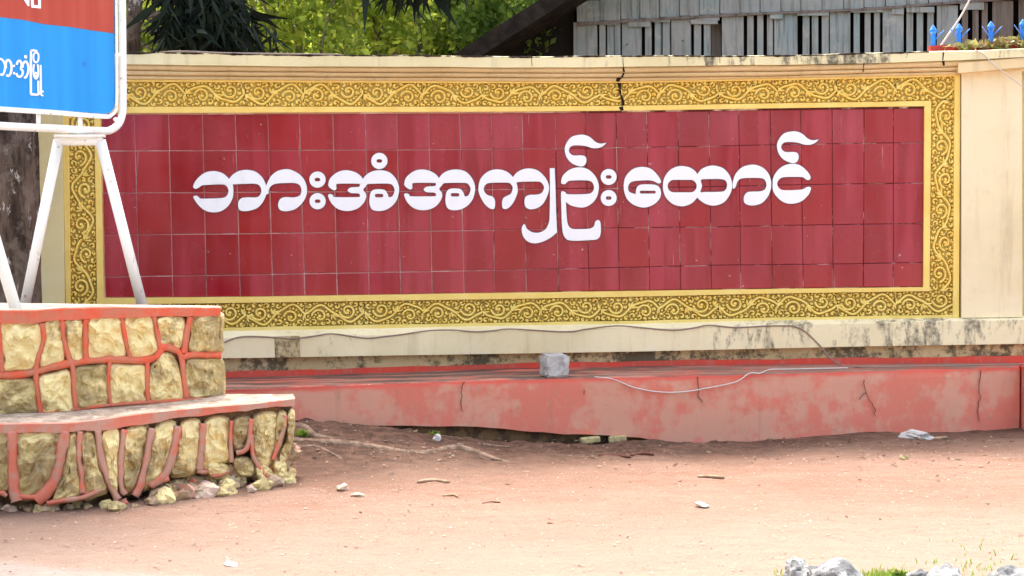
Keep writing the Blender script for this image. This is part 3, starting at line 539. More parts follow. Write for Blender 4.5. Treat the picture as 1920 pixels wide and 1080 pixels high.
# carved scroll relief ---------------------------------------------
UL, UH = .36, .155
def carve(seed, L_=UL, H_=UH, step=.0024):
    rg = random.Random(seed); nx = int(L_/step)+1; ny = int(H_/step)+1
    X, Y = np.meshgrid(np.linspace(0, L_, nx), np.linspace(0, H_, ny), indexing='ij'); Z = np.zeros(X.shape); D = np.full(X.shape, 9.)
    def stroke(P, R, hgt, groove=False):
        nonlocal Z, D
        P = np.array(P); R = np.interp(np.linspace(0, 1, len(P)), np.linspace(0, 1, len(R)), R)
        for sx in (-L_, 0, L_):
            for (px, py), r in zip(P, R):
                px = px+sx
                if px < -.04 or px > L_+.04: continue
                i0, i1 = max(0, int((px-.03)/step)), min(nx, int((px+.03)/step)+2); j0, j1 = max(0, int((py-.03)/step)), min(ny, int((py+.03)/step)+2)
                if i0 >= i1 or j0 >= j1: continue
                d = np.hypot(X[i0:i1, j0:j1]-px, Y[i0:i1, j0:j1]-py); t = np.clip(d/r, 0, 1)
                h = hgt*np.sqrt(1-t**2.6)
                Z[i0:i1, j0:j1] = np.maximum(Z[i0:i1, j0:j1], h); 
        if True:
            Q = P
            for sx in (-L_, 0, L_):
                for (px, py), r in zip(Q[::3], R[::3]): D[:] = np.minimum(D, np.hypot(X-px-sx, Y-py)-r)
    def arc(cx, cy, r0, r1, a0, a1, n=40):
        return [(cx+(r0+(r1-r0)*k/n)*math.cos(a0+(a1-a0)*k/n), cy+(r0+(r1-r0)*k/n)*math.sin(a0+(a1-a0)*k/n)) for k in range(n+1)]
    hy = H_/2; A_s = rg.uniform(.30, .38); ph = rg.uniform(-.02, .02)
    stem = [(L_*k/120, hy+H_*A_s*math.sin(2*math.pi*k/120)+.006*math.sin(6*math.pi*k/120+seed)) for k in range(121)]
    stroke(stem, [.0088, .0088], .024); pass
    for s_, cx in ((1, L_*.25), (-1, L_*.75)):      # big scroll under each arch
        cx += rg.uniform(-.015, .015); cy = hy-s_*H_*rg.uniform(.06, .13); r0 = rg.uniform(.042, .050); tr_ = rg.uniform(.85, 1.25)
        stroke(arc(cx, cy, r0, .014, s_*math.pi*.95, s_*(math.pi*.95+2*math.pi*tr_*(-1)), 70), [.0085, .0075, .0078], .026)
        stroke([(cx+.001, cy)], [.0125], .029)
        for q in range(4):                          # leaf fingers radiating where the stem crosses the middle
            a = -s_*(.35+.42*q)+rg.uniform(-.12, .12); x0 = cx+L_*.25*.85; y0 = hy; l_ = rg.uniform(.05, .07)
            stroke([(x0+t*math.cos(a)*l_, y0+t*math.sin(a)*l_+s_*t*t*rg.choice((.012, .016))) for t in np.linspace(.15, 1, 16)], [.004, .0082, .002], .024)
    for k in range(60):                             # commas fill whatever is still bare, a gap kept round each
        E = np.minimum(D, np.minimum(Y, H_-Y)+.003) + rng.random(D.shape)*.003; i, j = np.unravel_index(np.argmax(E), E.shape); r = D[i, j]-.0022
        if r < .0062: break
        cx, cy = X[i, j], Y[i, j]; a = rg.uniform(0, 6.28); sg = rg.choice((-1, 1))
        if r > .0125: r = min(r, .024); stroke(arc(cx, cy, r*.80, r*.25, a, a+sg*3.9, 30), [.0040, .0068, .0092], rg.uniform(.021, .025))
        elif r > .0075: stroke(arc(cx, cy, r*.6, r*.1, a, a+sg*2.6, 24), [.0035, .0060, .0078], rg.uniform(.019, .023))
        else: stroke([(cx+t*math.cos(a)*r, cy+t*math.sin(a)*r) for t in np.linspace(-.9, .7, 10)], [r*.35, r*.8, r*.8], rg.uniform(.014, .019))
    V = np.stack([X, -Z*1.25+.010, Y], -1).reshape(-1, 3); a = (np.arange(nx-1)[:, None]*ny+np.arange(ny-1)[None]).ravel(); Q = np.stack([a, a+ny, a+ny+1, a+1], 1)
    me = fast_mesh('carved_panel', V, Q, True); at = me.attributes.new('relief', 'FLOAT', 'POINT'); at.data.foreach_set('value', np.clip(Z/.024, 0, 1).ravel().astype(np.float32))
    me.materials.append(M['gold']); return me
CARVE = [carve(s) for s in (1, 2, 3, 4, 5)]
def place_carve(p00, p10, p01, flip):
    """p00 lower-left, p10 end of the length, p01 end of the height"""
    x = Vector(p10)-Vector(p00); h = Vector(p01)-Vector(p00); lx = x.length/UL; xa = x.normalized(); h = h - xa*h.dot(xa); lh = h.length/UH; ha = h.normalized(); ya = ha.cross(xa)
    if ya.y < 0: ya = -ya
    o0 = Vector(p00); 
    me = CARVE[random.randrange(5)]
    Mx = Matrix(((xa.x*lx, ya.x, ha.x*lh, o0.x), (xa.y*lx, ya.y, ha.y*lh, o0.y), (xa.z*lx, ya.z, ha.z*lh, o0.z), (0, 0, 0, 1)))
    link('carved_panel', me, None, wall, Mx)
nT = 15
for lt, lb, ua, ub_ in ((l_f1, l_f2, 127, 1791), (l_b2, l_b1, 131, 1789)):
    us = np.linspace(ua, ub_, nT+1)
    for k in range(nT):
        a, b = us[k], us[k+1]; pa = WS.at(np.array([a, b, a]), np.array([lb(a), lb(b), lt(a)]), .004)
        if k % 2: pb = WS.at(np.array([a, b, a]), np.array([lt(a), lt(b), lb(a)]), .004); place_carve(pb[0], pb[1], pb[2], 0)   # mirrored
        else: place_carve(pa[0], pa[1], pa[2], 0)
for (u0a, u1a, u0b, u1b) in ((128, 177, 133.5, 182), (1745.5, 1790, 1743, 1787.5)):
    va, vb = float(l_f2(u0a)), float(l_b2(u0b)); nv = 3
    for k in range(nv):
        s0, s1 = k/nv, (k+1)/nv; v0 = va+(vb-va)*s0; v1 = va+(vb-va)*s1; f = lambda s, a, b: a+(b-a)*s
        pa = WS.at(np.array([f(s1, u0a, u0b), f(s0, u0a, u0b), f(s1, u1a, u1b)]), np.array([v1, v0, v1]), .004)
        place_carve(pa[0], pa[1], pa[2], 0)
uq = np.linspace(236, 1742, 400); vq = l_top(uq); Wq = WS.at(uq, vq, O_CORN); Wq[:, 2] += .001
MB().tube(Wq, [max(.0008, .0035+.006*mnoise.noise((x*7, 0, 0))+.004*mnoise.noise((x*31, 0, 0))) for x in Wq[:, 0]], 6).build('moss_edge', M['crack'], wall)
# cracks
def crack(S, P, w, off, parent=wall, mat='crack'):
    Q = [(p[0]+random.uniform(-.6, .6), p[1]) for p in P]; V, Fc = ribbon(S, Q, w, [(-1, off-.004), (-.9, off), (.9, off), (1, off-.004)], 3); link('crack', mesh('crack', V, Fc), M[mat], parent)
crack(WS, [(1168, 108), (1169, 126)], [1, 1.4], O_CORN+.0015); crack(WS, [(1168, 127), (1170, 135)], [3, 4], .1065); crack(WS, [(1170, 136), (1166, 145)], [3, 4], .0815)
crack(WS, [(1166, 144), (1160, 148), (1157, 153)], [4, 8, 6], .0535)
crack(WS, [(1130, 155), (1150, 154), (1160, 153), (1162, 165), (1164, 178), (1168, 190), (1168, 201)], [1, 3, 8, 5, 3, 6, 5], .027); crack(WS, [(1164, 200), (1166, 207)], [9, 6], .032)
for P, w_, o in ((((997, 108), (998, 124)), 1.2, O_CORN+.0015), (((1350, 107), (1350, 118)), 1, O_CORN+.0015), (((1620, 118), (1619, 128)), [2, 1], .1065), (((1619, 128), (1618, 135)), 2, .0815), (((1769, 98), (1768, 113)), [3, 2], O_CORN+.0015), (((1768, 114), (1770, 123)), [5, 4], .1065)):
    crack(WS, P, w_, o)
for P in ([(870, 716), (866, 730), (865, 750), (868, 772)], [(1307, 707), (1309, 728), (1311, 745), (1318, 755)], [(1620, 712), (1623, 735), (1632, 750), (1640, 768), (1641, 780)], [(1623, 736), (1616, 742), (1613, 750)], [(1838, 695), (1836, 730), (1838, 745), (1833, 770), (1836, 790)], [(1094, 732), (1096, 739)]):
    crack(PS, [(x+random.uniform(-1.5, 1.5), y) for x, y in cr(P, 3)], [1.3, 1.0, .8, 1.2, .5], .0115)
patch('stain', 514, 562, 516, 563, l_s1, l_s2, O_SILL+.0055, M['dirty'], O_SILL, 3)

# ------------------------------------------------------------------ cables, block
def cable(name, P, r, S, off, mat, label, n=6, mb=None):
    Q = cr(P, n); W = S.at(Q[:, 0], Q[:, 1], off); o = MB().tube(W, r, 6).build(name, M[mat], None, True); tag(o, label, 'cable'); return o
P1 = [(408, 650), (425, 640), (450, 632), (480, 631), (520, 633), (550, 635), (590, 630), (625, 626), (685, 634), (720, 631), (755, 627), (805, 620), (850, 619), (890, 622), (925, 620), (960, 617), (1060, 622), (1100, 617), (1155, 611), (1200, 614), (1260, 619), (1300, 615), (1330, 610), (1380, 614), (1440, 611), (1485, 611)]
cable('cable', P1, .0045, WS, O_SILL+.007, 'cable', 'brown cable sagging along the cream sill under the bottom of the gold frame')
P2a = WS.at(*np.array([(1485, 611), (1500, 616), (1515, 626), (1540, 651)]).T, O_SILL+.010); P2b = WS.at(*np.array([(1560, 674), (1585, 686)]).T, .13)
lu = np.array([1627, 1690, 1740, 1815, 1865, 1925]); lv = l_r1(lu)*.45+l_p(lu)*.55; P2c = on_z(lu, lv, .375)
tag(MB().tube(cr3(np.vstack([P2a, P2b, P2c])), .0045, 6).build('cable', M['cable'], None, True), 'brown cable dropping from the cream sill onto the red ledge at the right', 'cable')
q = [(1115, 707.0), (1140, 709)]; Wa = on_z(*np.array(q).T, .366)
Wb = PS.at(*np.array([(1160, 715), (1190, 727), (1235, 735), (1280, 735), (1330, 727), (1380, 716)]).T, .018); Wb = np.vstack([Wb, PS.at(np.array([1405., 1425.]), l_p(np.array([1405., 1425.]))-.5, .014)]); lu = np.array([1445, 1480, 1530, 1590]); Wc = on_z(lu, l_p(lu)*.6+l_r1(lu)*.4, .368)
tag(MB().tube(cr3(np.vstack([Wa, Wb, Wc])), .004, 6).build('cable', M['cable_pale'], None, True), 'pale cable hanging in a shallow loop over the red plinth face', 'cable')
bp = on_z(np.array(1040.), np.array(709.), .36); mb = MB(); mb.box((bp[0], bp[1]+.085, .36+.066), (.145, .15, .13), .22)
o = mb.build('concrete_block', M['concrete']); tag(o, 'small grey concrete block standing on the red ledge below the cream sill', 'block')
import bmesh
bm = bmesh.new(); bm.from_mesh(o.data); bmesh.ops.bevel(bm, geom=bm.edges[:], offset=.012, segments=2, affect='EDGES'); bmesh.ops.subdivide_edges(bm, edges=bm.edges[:], cuts=3, use_grid_fill=True)
for v in bm.verts: v.co += Vector((1, 1, 1))*.008*mnoise.noise(v.co*22)+v.co.normalized()*0+Vector((.006*mnoise.noise(v.co*60), .006*mnoise.noise(v.co*55+Vector((3, 0, 0))), 0))
bm.to_mesh(o.data); bm.free()
# cable lying on the coping at the left, diagonal wire at the right
cu_ = np.array([100, 190, 240, 262, 290, 320, 360, 430, 520, 640]); cv = np.array([108, 106, 104.5, 104, 101, 97, 97, 100, 101, 103.]); W = WS.at(cu_, cv, .11)
tag(MB().tube(cr3(W), .006, 6).build('cable', M['cable'], None, True), 'brown cable lying along the top of the cream coping beside the blue sign', 'cable')
W1 = WS.at(*np.array([(1842, -40), (1825, 0), (1806, 34), (1788, 60), (1768, 89)]).T, 0.); W1[:, 1] += .10
tag(MB().tube(cr3(W1), .006, 6).build('cable', M['cable_pale'], None, True), 'straight pale wire slanting up from the red rail across the grey boards', 'cable')
W2 = WS.at(*np.array([(1828, 93.5), (1845, 102), (1856, 114), (1868, 125), (1890, 142), (1918, 163)]).T, O_CORN+.012)
tag(MB().tube(cr3(W2), .0035, 6).build('cable', M['cable_pale'], None, True), 'thin pale wire draped down over the right end of the cream coping', 'cable')

# ------------------------------------------------------------------ stone planter
pl = thing('stone_planter', 'two tier stepped planter of yellow painted stones with raised red mortar lines', 'planter', (-2.2, 7.6, 0))
lb_top = ext((-200, 797), (0, 796), (130, 794), (200, 786), (275, 775), (375, 765), (480, 757), (553, 748)); lb_bot = ext((-200, 813), (0, 812), (110, 811), (200, 806), (275, 795), (337, 783), (425, 774), (480, 767), (553, 760))
uu = np.concatenate([np.linspace(-260, 553, 46)]); PL = on_z(uu, lb_top(uu), .40); LS = Surf(PL[:, :2])
ut_bot = ext((-200, 779), (0, 778), (100, 775), (150, 771), (300, 758), (415, 743)); un = np.linspace(-260, 414, 40); PU = on_z(un, ut_bot(un), .40); TS = Surf(PU[:, :2])
ut_top = wob(ext((-200, 585), (0, 583), (75, 583), (115, 579), (200, 577), (410, 577.5)), .4, 20); ut_rb = wob(ext((-200, 607), (0, 606), (74, 607), (90, 602), (120, 600), (300, 593.5), (410, 592)), .8, 18)
def slab(name, S, us, lt, lb, off, mats, parent, dep=.12):
    n = len(us); t = S.at(us, lt(us), off); b = S.at(us, lb(us), off); cv = S.at(us, lt(us), off-.012); cv[:, 2] = t[:, 2]+.004
    t2 = t.copy(); bi = b.copy(); k = np.clip(np.searchsorted(S.p[:, 0], b[:, 0]), 0, len(S.p)-1); bi[:, :2] -= S.n[k]*.08
    A = np.stack([cv, t2, b, bi], 1); V = list(A.reshape(-1, 3)); Fc = grid_faces(n, 4); nV = len(V)
    e = cv[-1]; dirn = np.array([e[0], e[1]])/np.hypot(e[0], e[1])
    V += [(e[0]+dirn[0]*dep-.01, e[1]+dirn[1]*dep, e[2]), (cv[0][0]-.4, e[1]+.3, cv[0][2]), ]
    top = [4*i for i in range(n)]+[nV, nV+1]
    V += [(V[nV][0], V[nV][1], b[-1][2]), ]
    Fc.append((4*(n-1), 4*(n-1)+3, nV+2, nV)); Fc.append((4*(n-1), 4*(n-1)+1, 4*(n-1)+2, 4*(n-1)+3))
    me = mesh(name, V, Fc+[tuple(top)]); me.materials.append(mats[0]); me.materials.append(mats[1]); me.polygons[-1].material_index = 1
    return link(name, me, None, parent)
slab('rim_slab', LS, uu, lb_top, wob(lb_bot, 1.2, 14), .022, (M['mortar_low'], M['ledge_top']), pl, .16)
slab('rim_slab', TS, un, ut_top, ut_rb, .022, (M['mortar'], M['slab_top']), pl)
def core(name, S, us, ztop, zbot, off0, off1, parent, mat):
    n = len(us); V = []; nk = 8
    for i in range(n):
        for k in range(nk):
            s = k/(nk-1); z = ztop*(1-s)+zbot*s; o = off0*(1-s)+off1*s+.012*mnoise.noise((S.p[i, 0]*6, z*7, 2)); q = S.p[i]+S.n[i]*o; V.append((q[0], q[1], z))
    e = S.p[-1]; d = e/np.hypot(*e)
    for k in range(nk): s = k/(nk-1); V.append((e[0]+d[0]*.13-.03, e[1]+d[1]*.13, ztop*(1-s)+zbot*s))
    return link(name, mesh(name, V, grid_faces(n+1, nk), True), mat, parent)
core('planter_core', LS, uu, .385, -.06, -.018, -.10, pl, M['core']); core('planter_core', TS, un, .82, .38, -.015, -.01, pl, M['core'])
def stone(S, P, sx, oy, mat, depth=.03, seed=0, nb=30):
    A = np.array([(p[0]/4+sx, p[1]/4+oy) for p in P]); Q = cr(list(map(tuple, A)), 8, True)
    d = np.r_[0, np.cumsum(np.linalg.norm(np.diff(np.vstack([Q, Q[:1]]), axis=0), axis=1))]; t = np.linspace(0, d[-1], nb, endpoint=False)
    QQ = np.vstack([Q, Q[:1]]); B = np.stack([np.interp(t, d, QQ[:, 0]), np.interp(t, d, QQ[:, 1])], 1); c = B.mean(0); V = []; rings = [(1.22, -.03), (1.12, -.004), (1.04, .009), (.93, .016), (.80, .020), (.68, .023), (.55, .025), (.42, .027), (.28, .028), (.14, .029)]
    for s, o in rings:
        R = c+(B-c)*s
        for k in range(nb):
            nn = mnoise.noise((R[k, 0]*.045+seed, R[k, 1]*.05, seed*1.7)); n2 = mnoise.noise((R[k, 0]*.16, R[k, 1]*.16, seed)); n3 = abs(mnoise.noise((R[k, 0]*.06, R[k, 1]*.035, seed+9)))
            n4 = abs(mnoise.noise((R[k, 0]*.055+seed, R[k, 1]*.11, seed+3))); oo = o*(depth/.03) + (nn*.026+n2*.009-n3*.024-n4*.012+.010+.009*(mnoise.cell((R[k, 0]*.07+R[k, 1]*.03+seed, R[k, 1]*.06-R[k, 0]*.02, seed))-.5) if s < 1.0 else 0); V.append(tuple(S.at(R[k, 0], R[k, 1], round(float(oo), 4))))
    V.append(tuple(S.at(c[0], c[1], .028))); n = len(rings); Fc = [f[::-1] for f in grid_faces(n, nb, True)]; b = (n-1)*nb
    Fc += [(b+(k+1) % nb, b+k, len(V)-1) for k in range(nb)]
    return link('stone', mesh('stone', V, Fc, False), mat, pl)
UPS = [([(14, 272), (150, 262), (283, 272), (300, 420), (245, 585), (120, 600), (30, 603), (12, 420)], 0), ([(345, 262), (440, 245), (455, 330), (472, 530), (390, 560), (312, 580), (312, 500), (345, 400), (333, 300)], 0),
       ([(492, 258), (608, 252), (613, 380), (612, 530), (560, 543), (530, 480), (505, 380)], 0), ([(682, 240), (888, 232), (900, 300), (928, 495), (800, 512), (682, 518), (672, 380)], 0),
       ([(947, 230), (1128, 228), (1148, 340), (1178, 450), (1120, 495), (992, 512), (960, 380)], 0), ([(1192, 228), (1368, 235), (1355, 430), (1290, 432), (1212, 415), (1197, 330)], 0),
       ([(1450, 222), (1645, 208), (1650, 340), (1650, 460), (1540, 468), (1428, 462), (1440, 340)], 2), ([(-100, 705), (0, 698), (238, 703), (262, 850), (268, 940), (80, 950), (-100, 945)], 1),
       ([(303, 682), (400, 655), (512, 638), (528, 800), (538, 922), (430, 930), (332, 928), (308, 800)], 0), ([(577, 612), (700, 600), (798, 590), (800, 730), (800, 858), (700, 880), (602, 898), (575, 750)], 1),
       ([(837, 592), (960, 592), (1078, 598), (1083, 720), (1083, 848), (960, 862), (838, 868), (832, 730)], 0), ([(1215, 505), (1288, 525), (1338, 620), (1366, 815), (1250, 832), (1142, 835), (1132, 620), (1178, 560)], 1),
       ([(1412, 552), (1520, 545), (1638, 548), (1662, 650), (1650, 800), (1540, 815), (1422, 818), (1405, 680)], 2)]
for k, (P, q) in enumerate(UPS): stone(TS, P, 0, 540, M[('stone', 'stone_mossy', 'stone_dark')[q]], .032, k*3.1)
LOS = [([(-140, 30), (48, 22), (55, 250), (58, 410), (-40, 425), (-140, 410)], 2), ([(133, 30), (280, 18), (438, 22), (432, 150), (372, 345), (285, 445), (165, 458), (138, 350), (122, 150)], 2),
       ([(528, 42), (578, 45), (574, 200), (598, 330), (598, 450), (500, 480), (400, 515), (455, 350), (502, 180)], 1), ([(628, 42), (698, 32), (738, 250), (795, 405), (720, 445), (642, 465), (632, 300), (615, 150)], 1),
       ([(778, 15), (888, 5), (882, 200), (880, 415), (852, 440), (805, 320), (780, 150)], 1), ([(955, 2), (1098, -12), (1070, 180), (1012, 395), (960, 425), (930, 395), (930, 200)], 1),
       ([(1168, -20), (1298, -35), (1262, 170), (1200, 315), (1110, 395), (1085, 370), (1122, 200)], 1), ([(1362, -40), (1488, -55), (1478, 150), (1465, 270), (1380, 300), (1300, 305), (1295, 280), (1335, 150)], 1),
       ([(1548, -60), (1700, -80), (1702, 100), (1718, 190), (1600, 230), (1545, 280), (1532, 150)], 1), ([(1758, -80), (1868, -90), (1862, 40), (1810, 115), (1755, 105)], 2),
       ([(1915, -100), (2060, -115), (2075, 0), (2050, 120), (2000, 240), (1930, 200), (1900, 60)], 1), ([(2080, -115), (2135, -125), (2150, -60), (2120, 60), (2085, 140), (2050, 180), (2065, 60)], 1), ([(2160, -120), (2200, -125), (2200, 0), (2170, 150), (2110, 220), (2105, 160), (2150, 40)], 1),
       ([(1560, 240), (1640, 235), (1700, 260), (1700, 320), (1620, 350), (1560, 300)], 1), ([(1760, 210), (1860, 200), (1900, 260), (1880, 320), (1790, 310)], 2), ([(1930, 240), (2000, 260), (2060, 330), (2000, 390), (1930, 330)], 1), ([(2060, 230), (2140, 240), (2130, 340), (2070, 330)], 1)]
for k, (P, q) in enumerate(LOS): stone(LS, P, 0, 810, M[('stone', 'stone_mossy', 'stone_dark')[q]], .034, 60+k*2.3)
def rib(S, P, w, oy, mat, o=.024):
    o *= .8
    Q = [(p[0]/4, p[1]/4+oy) for p in P]; Q = [Q[0]]+[(x+random.uniform(-.6, .6), y) for x, y in Q[1:-1]]+[Q[-1]]
    wv = [w*random.uniform(.85, 1.35) for _ in range(22)]
    V, Fc = ribbon(S, Q, wv, [(-1.15, -.03), (-1.1, .006), (-.85, o*.72), (-.55, o*.97), (.0, o), (.55, o*.97), (.85, o*.72), (1.1, .006), (1.15, -.03)], 6); link('mortar_rib', mesh('mortar_rib', V, Fc, True), mat, pl)
for P, w_ in (([(-140, 650), (0, 655), (150, 650), (280, 625), (400, 590), (540, 560), (680, 545), (850, 535), (1050, 540), (1150, 525), (1195, 485), (1218, 445), (1290, 450), (1345, 490), (1368, 560), (1382, 700), (1400, 830)], 11),
              ([(1370, 520), (1440, 500), (1550, 502), (1660, 502)], 10.5), ([(0, 250), (5, 400), (20, 640)], 7), ([(312, 262), (325, 380), (295, 500), (272, 620), (275, 740), (290, 840), (304, 950)], 9.5), ([(465, 232), (480, 380), (512, 520), (545, 610), (555, 760), (572, 920)], 9.5),
              ([(645, 232), (640, 400), (645, 555)], 10.5), ([(912, 215), (940, 380), (985, 530)], 8.5), ([(1152, 205), (1175, 320), (1200, 460)], 8.5), ([(1428, 215), (1400, 340), (1378, 490)], 10), ([(822, 555), (812, 720), (832, 885)], 7.5), ([(1105, 555), (1105, 720), (1112, 865)], 8.5),
              ([(-140, 965), (0, 962), (300, 948), (600, 905), (900, 872), (1200, 853), (1440, 835), (1655, 822)], 7)): rib(TS, P, w_, 540, M['mortar'])
for P, w_ in (([(90, -10), (95, 200), (108, 420), (130, 520)], 17), ([(490, -10), (452, 200), (385, 400), (270, 520)], 17), ([(600, -5), (592, 200), (618, 320), (615, 460)], 10), ([(732, -12), (760, 200), (820, 380), (885, 510)], 12), ([(932, -20), (908, 200), (908, 400), (940, 470)], 10), ([(1142, -30), (1100, 200), (1060, 380), (1010, 480)], 12.5), ([(1337, -45), (1300, 160), (1230, 330), (1120, 400)], 13), ([(1525, -65), (1512, 150), (1495, 285)], 12), ([(1738, -85), (1728, 60), (1735, 230)], 7), ([(1885, -100), (1870, 60), (1835, 135), (1770, 155)], 8), ([(2140, -125), (2130, -40), (2085, 90), (2045, 210)], 7), ([(1885, 20), (1900, 180), (1960, 280), (2060, 400)], 8)): rib(LS, P, w_*1.1, 810, M['mortar_low'], .032)
for P in ([(-120, 470), (0, 455), (50, 480)], [(140, 480), (240, 490), (300, 475)], [(350, 535), (460, 515), (620, 490), (760, 430)], [(1110, 400), (1200, 370), (1270, 350)], [(1480, 290), (1540, 300), (1590, 270)], [(1590, 330), (1660, 320), (1720, 290)]): rib(LS, P, 8, 810, M['mortar_low'], .03)
# rubble at the foot of the planter
def rock(name, c, r, mat, seed, sub=2, sq=(1, 1, .7), parent=None, bury=.2, rough=.35):
    import bmesh
    bm = bmesh.new(); bmesh.ops.create_icosphere(bm, subdivisions=sub, radius=1)
    for v in bm.verts:
        p = v.co.copy(); k = 1+rough*mnoise.noise(p*1.1+Vector((seed, seed*2, 0)))*1.5+rough*.6*mnoise.noise(p*2.7+Vector((seed, 3, 0))); p = Vector((round(p.x*1.6)/1.6*.35+p.x*.65, round(p.y*1.6)/1.6*.35+p.y*.65, round(p.z*1.6)/1.6*.35+p.z*.65)) if seed % 2 < 1 else p
        v.co = Vector((p.x*k*r*sq[0], p.y*k*r*sq[1], p.z*k*r*sq[2]+r*sq[2]*(1-bury*2)))
    me = bpy.data.meshes.new(name); bm.to_mesh(me); bm.free(); o = link(name, me, mat, parent)
    if parent is None: o.location = c; o.rotation_euler = (0, 0, seed)
    else: o.matrix_world = Matrix.Translation(Vector(c)) @ Matrix.Rotation(seed, 4, 'Z')
    return o
foot = ext((-100, 955), (0, 952), (120, 958), (250, 950), (340, 935), (430, 925), (500, 915), (545, 895))
for k in range(120):
    u = random.uniform(-60, 548) if k < 60 else random.uniform(280, 548); lift = (.0 if u < 230 else (u-230)/320*60)
    v = float(foot(u)) - random.uniform(-5, 8+lift); big_ = u > 290
    q = LS.at(u, v, -.055); r = random.uniform(.018, .034)*(1.5 if big_ else .9)
    g_ = ghit(u, v); mt = M['mortar_low'] if random.random() < .22 and u > 150 else (M['stone_mossy'] if random.random() < .3 else M['rubble'])
    c_ = (q[0], q[1], q[2]-r*.5) if q[2] > g_[2]-.01 and u > 150 else (g_[0], g_[1], g_[2]-r*.2)
    rock('rubble_stone', c_, r, mt, random.uniform(0, 50), 2, (1.3, .9, .85), pl, rough=.45)

# ------------------------------------------------------------------ roadside sign on tube legs
ss = np.linspace(-3.2, .4, 40); SS = Surf(np.stack([-2.12+.57*ss, 8.2+.82*ss], 1)); SB = np.array([.57, .82, 0])/math.hypot(.57, .82)
sg = thing('town_sign', 'red and blue town sign board with white Burmese letters on white tube legs', 'sign', (-2.4, 7.8, .85))
def back_off(S, V, k=None): return V
sb_bot = ext((-300, 182), (0, 199), (200, 213.5)); 
# board outline in pixels with rounded corner
rc = [(-420, -480), (213, -480), (214, -200), (214.5, 0), (215, 100), (216, 190), (214, 203), (207, 211), (196, 213.5), (100, 206), (0, 199.5), (-300, 180), (-420, 172)]
fill('board_panel', [np.array(rc)], SS, .0, .012, M['blue'], sg)
rr = [(-420, -478), (212, -478), (213.3, 0), (214, 62.5), (180, 58), (128, 50), (85, 45.5), (40, 36.5), (0, 32), (-420, -8)]
fill('board_field', [np.array(rr)], SS, .0125, .001, M['signred'], sg)
trim = [(213.5, -480), (217, -200), (218, 0), (219, 100), (219, 192), (216, 208), (208, 216), (194, 218.5), (100, 211), (0, 204.5), (-300, 185), (-420, 177)]
V, Fc = ribbon(SS, trim, [5, 5, 6, 7, 9, 10, 10], [(-1, -.02), (-1, .012), (-.8, .02), (.8, .02), (1, .012), (1, -.02)], 4); link('board_trim', mesh('board_trim', V, Fc), M['white'], sg)
fr_ = [(228, -480), (228, -200), (229, 0), (230, 100), (230.5, 190), (229, 215), (222, 233), (208, 243.5), (190, 245.5), (100, 241), (0, 236), (-300, 218), (-420, 211)]
Q = cr(fr_, 5); W = SS.at(Q[:, 0], Q[:, 1], -.01); MB().tube(W, .021, 10).build('frame_tube', M['white'], sg, True)
for a, b in (((72, 211), (72, 238)), ((150, 217), (151, 242)), ((218, 104), (230, 104)), ((215, 222), (226, 236)), ((-90, 200), (-90, 228)), ((-200, 190), (-200, 222))):
    MB().tube(SS.at(*np.array([a, b]).T, -.008), .012, 8).build('frame_stub', M['white'], sg, True)
# letters on the sign
def sstroke(P, wpx, off, ox=0, oy=80, s=10., nm='sign_letter'):
    Q = [(ox+p[0]/s, oy+p[1]/s) for p in P]; V, Fc = ribbon(SS, Q, wpx, [(-1, .0125), (-1, off), (1, off), (1, .0125)], 5); link(nm, mesh(nm, V, Fc), M['letter'], sg)
z0 = .0145; jj = 0
for P, w_ in (([(-60, 430), (-40, 330), (10, 305), (60, 340), (92, 420), (90, 500), (70, 570), (40, 605), (5, 585)], 4), ([(108, 480), (112, 370), (150, 325), (190, 355), (215, 430), (212, 520), (190, 590), (155, 622), (118, 605)], 4.3),
              ([(262, 415), (263, 455)], 4), ([(262, 550), (263, 595)], 4), ([(312, 415), (330, 360), (365, 338), (395, 370), (402, 430), (390, 490), (420, 520), (425, 575), (400, 625), (360, 640), (322, 615), (308, 570)], 4.2), ([(425, 470), (430, 400), (475, 352), (512, 385), (532, 460), (528, 540), (508, 605), (480, 652), (452, 645)], 4.2), ([(480, 235), (481, 295)], 5.2),
              ([(700, 165), (650, 148, 0), (583, 148), (580, 160), (578, 300), (577, 600), (577, 930), (582, 968), (620, 970), (722, 968), (720, 900), (718, 712)], 4.2), ([(672, 180), (632, 220), (625, 280), (640, 345), (674, 372), (708, 345), (722, 280), (715, 210), (672, 178)], 3.4),
              ([(640, 405), (625, 480), (628, 570), (645, 640), (675, 675), (705, 640), (718, 570), (715, 480), (705, 405)], 3.6), ([(645, 590), (672, 560), (700, 590), (672, 625), (648, 600)], 3), ([(762, 420), (765, 700), (768, 985)], 3.6), ([(768, 985), (815, 992)], 3.2), ([(795, 895), (800, 935)], 3.6)):
    sstroke([p[:2] for p in P], w_, z0+.0004*jj, nm='sign_letter'); jj += 1
sstroke([(905, -350), (905, 0), (915, 165)], 5.5, .0170, 0, 0, 15.); sstroke([(880, 172), (1000, 182), (1150, 200)], 5.5, .0174, 0, 0, 15.); sstroke([(1110, -350), (1110, 0), (1112, 230)], 5.5, .0178, 0, 0, 15.)
fill('sign_letter', [np.array([(44, -1), (52, 11.5), (55, 11.5), (55, -25), (30, -25)])], SS, .0135, .003, M['letter'], sg)
fill('sign_spot', [ell(158.5, 120, 4, 5, 14)], SS, .0125, .0012, M['spike'], sg)
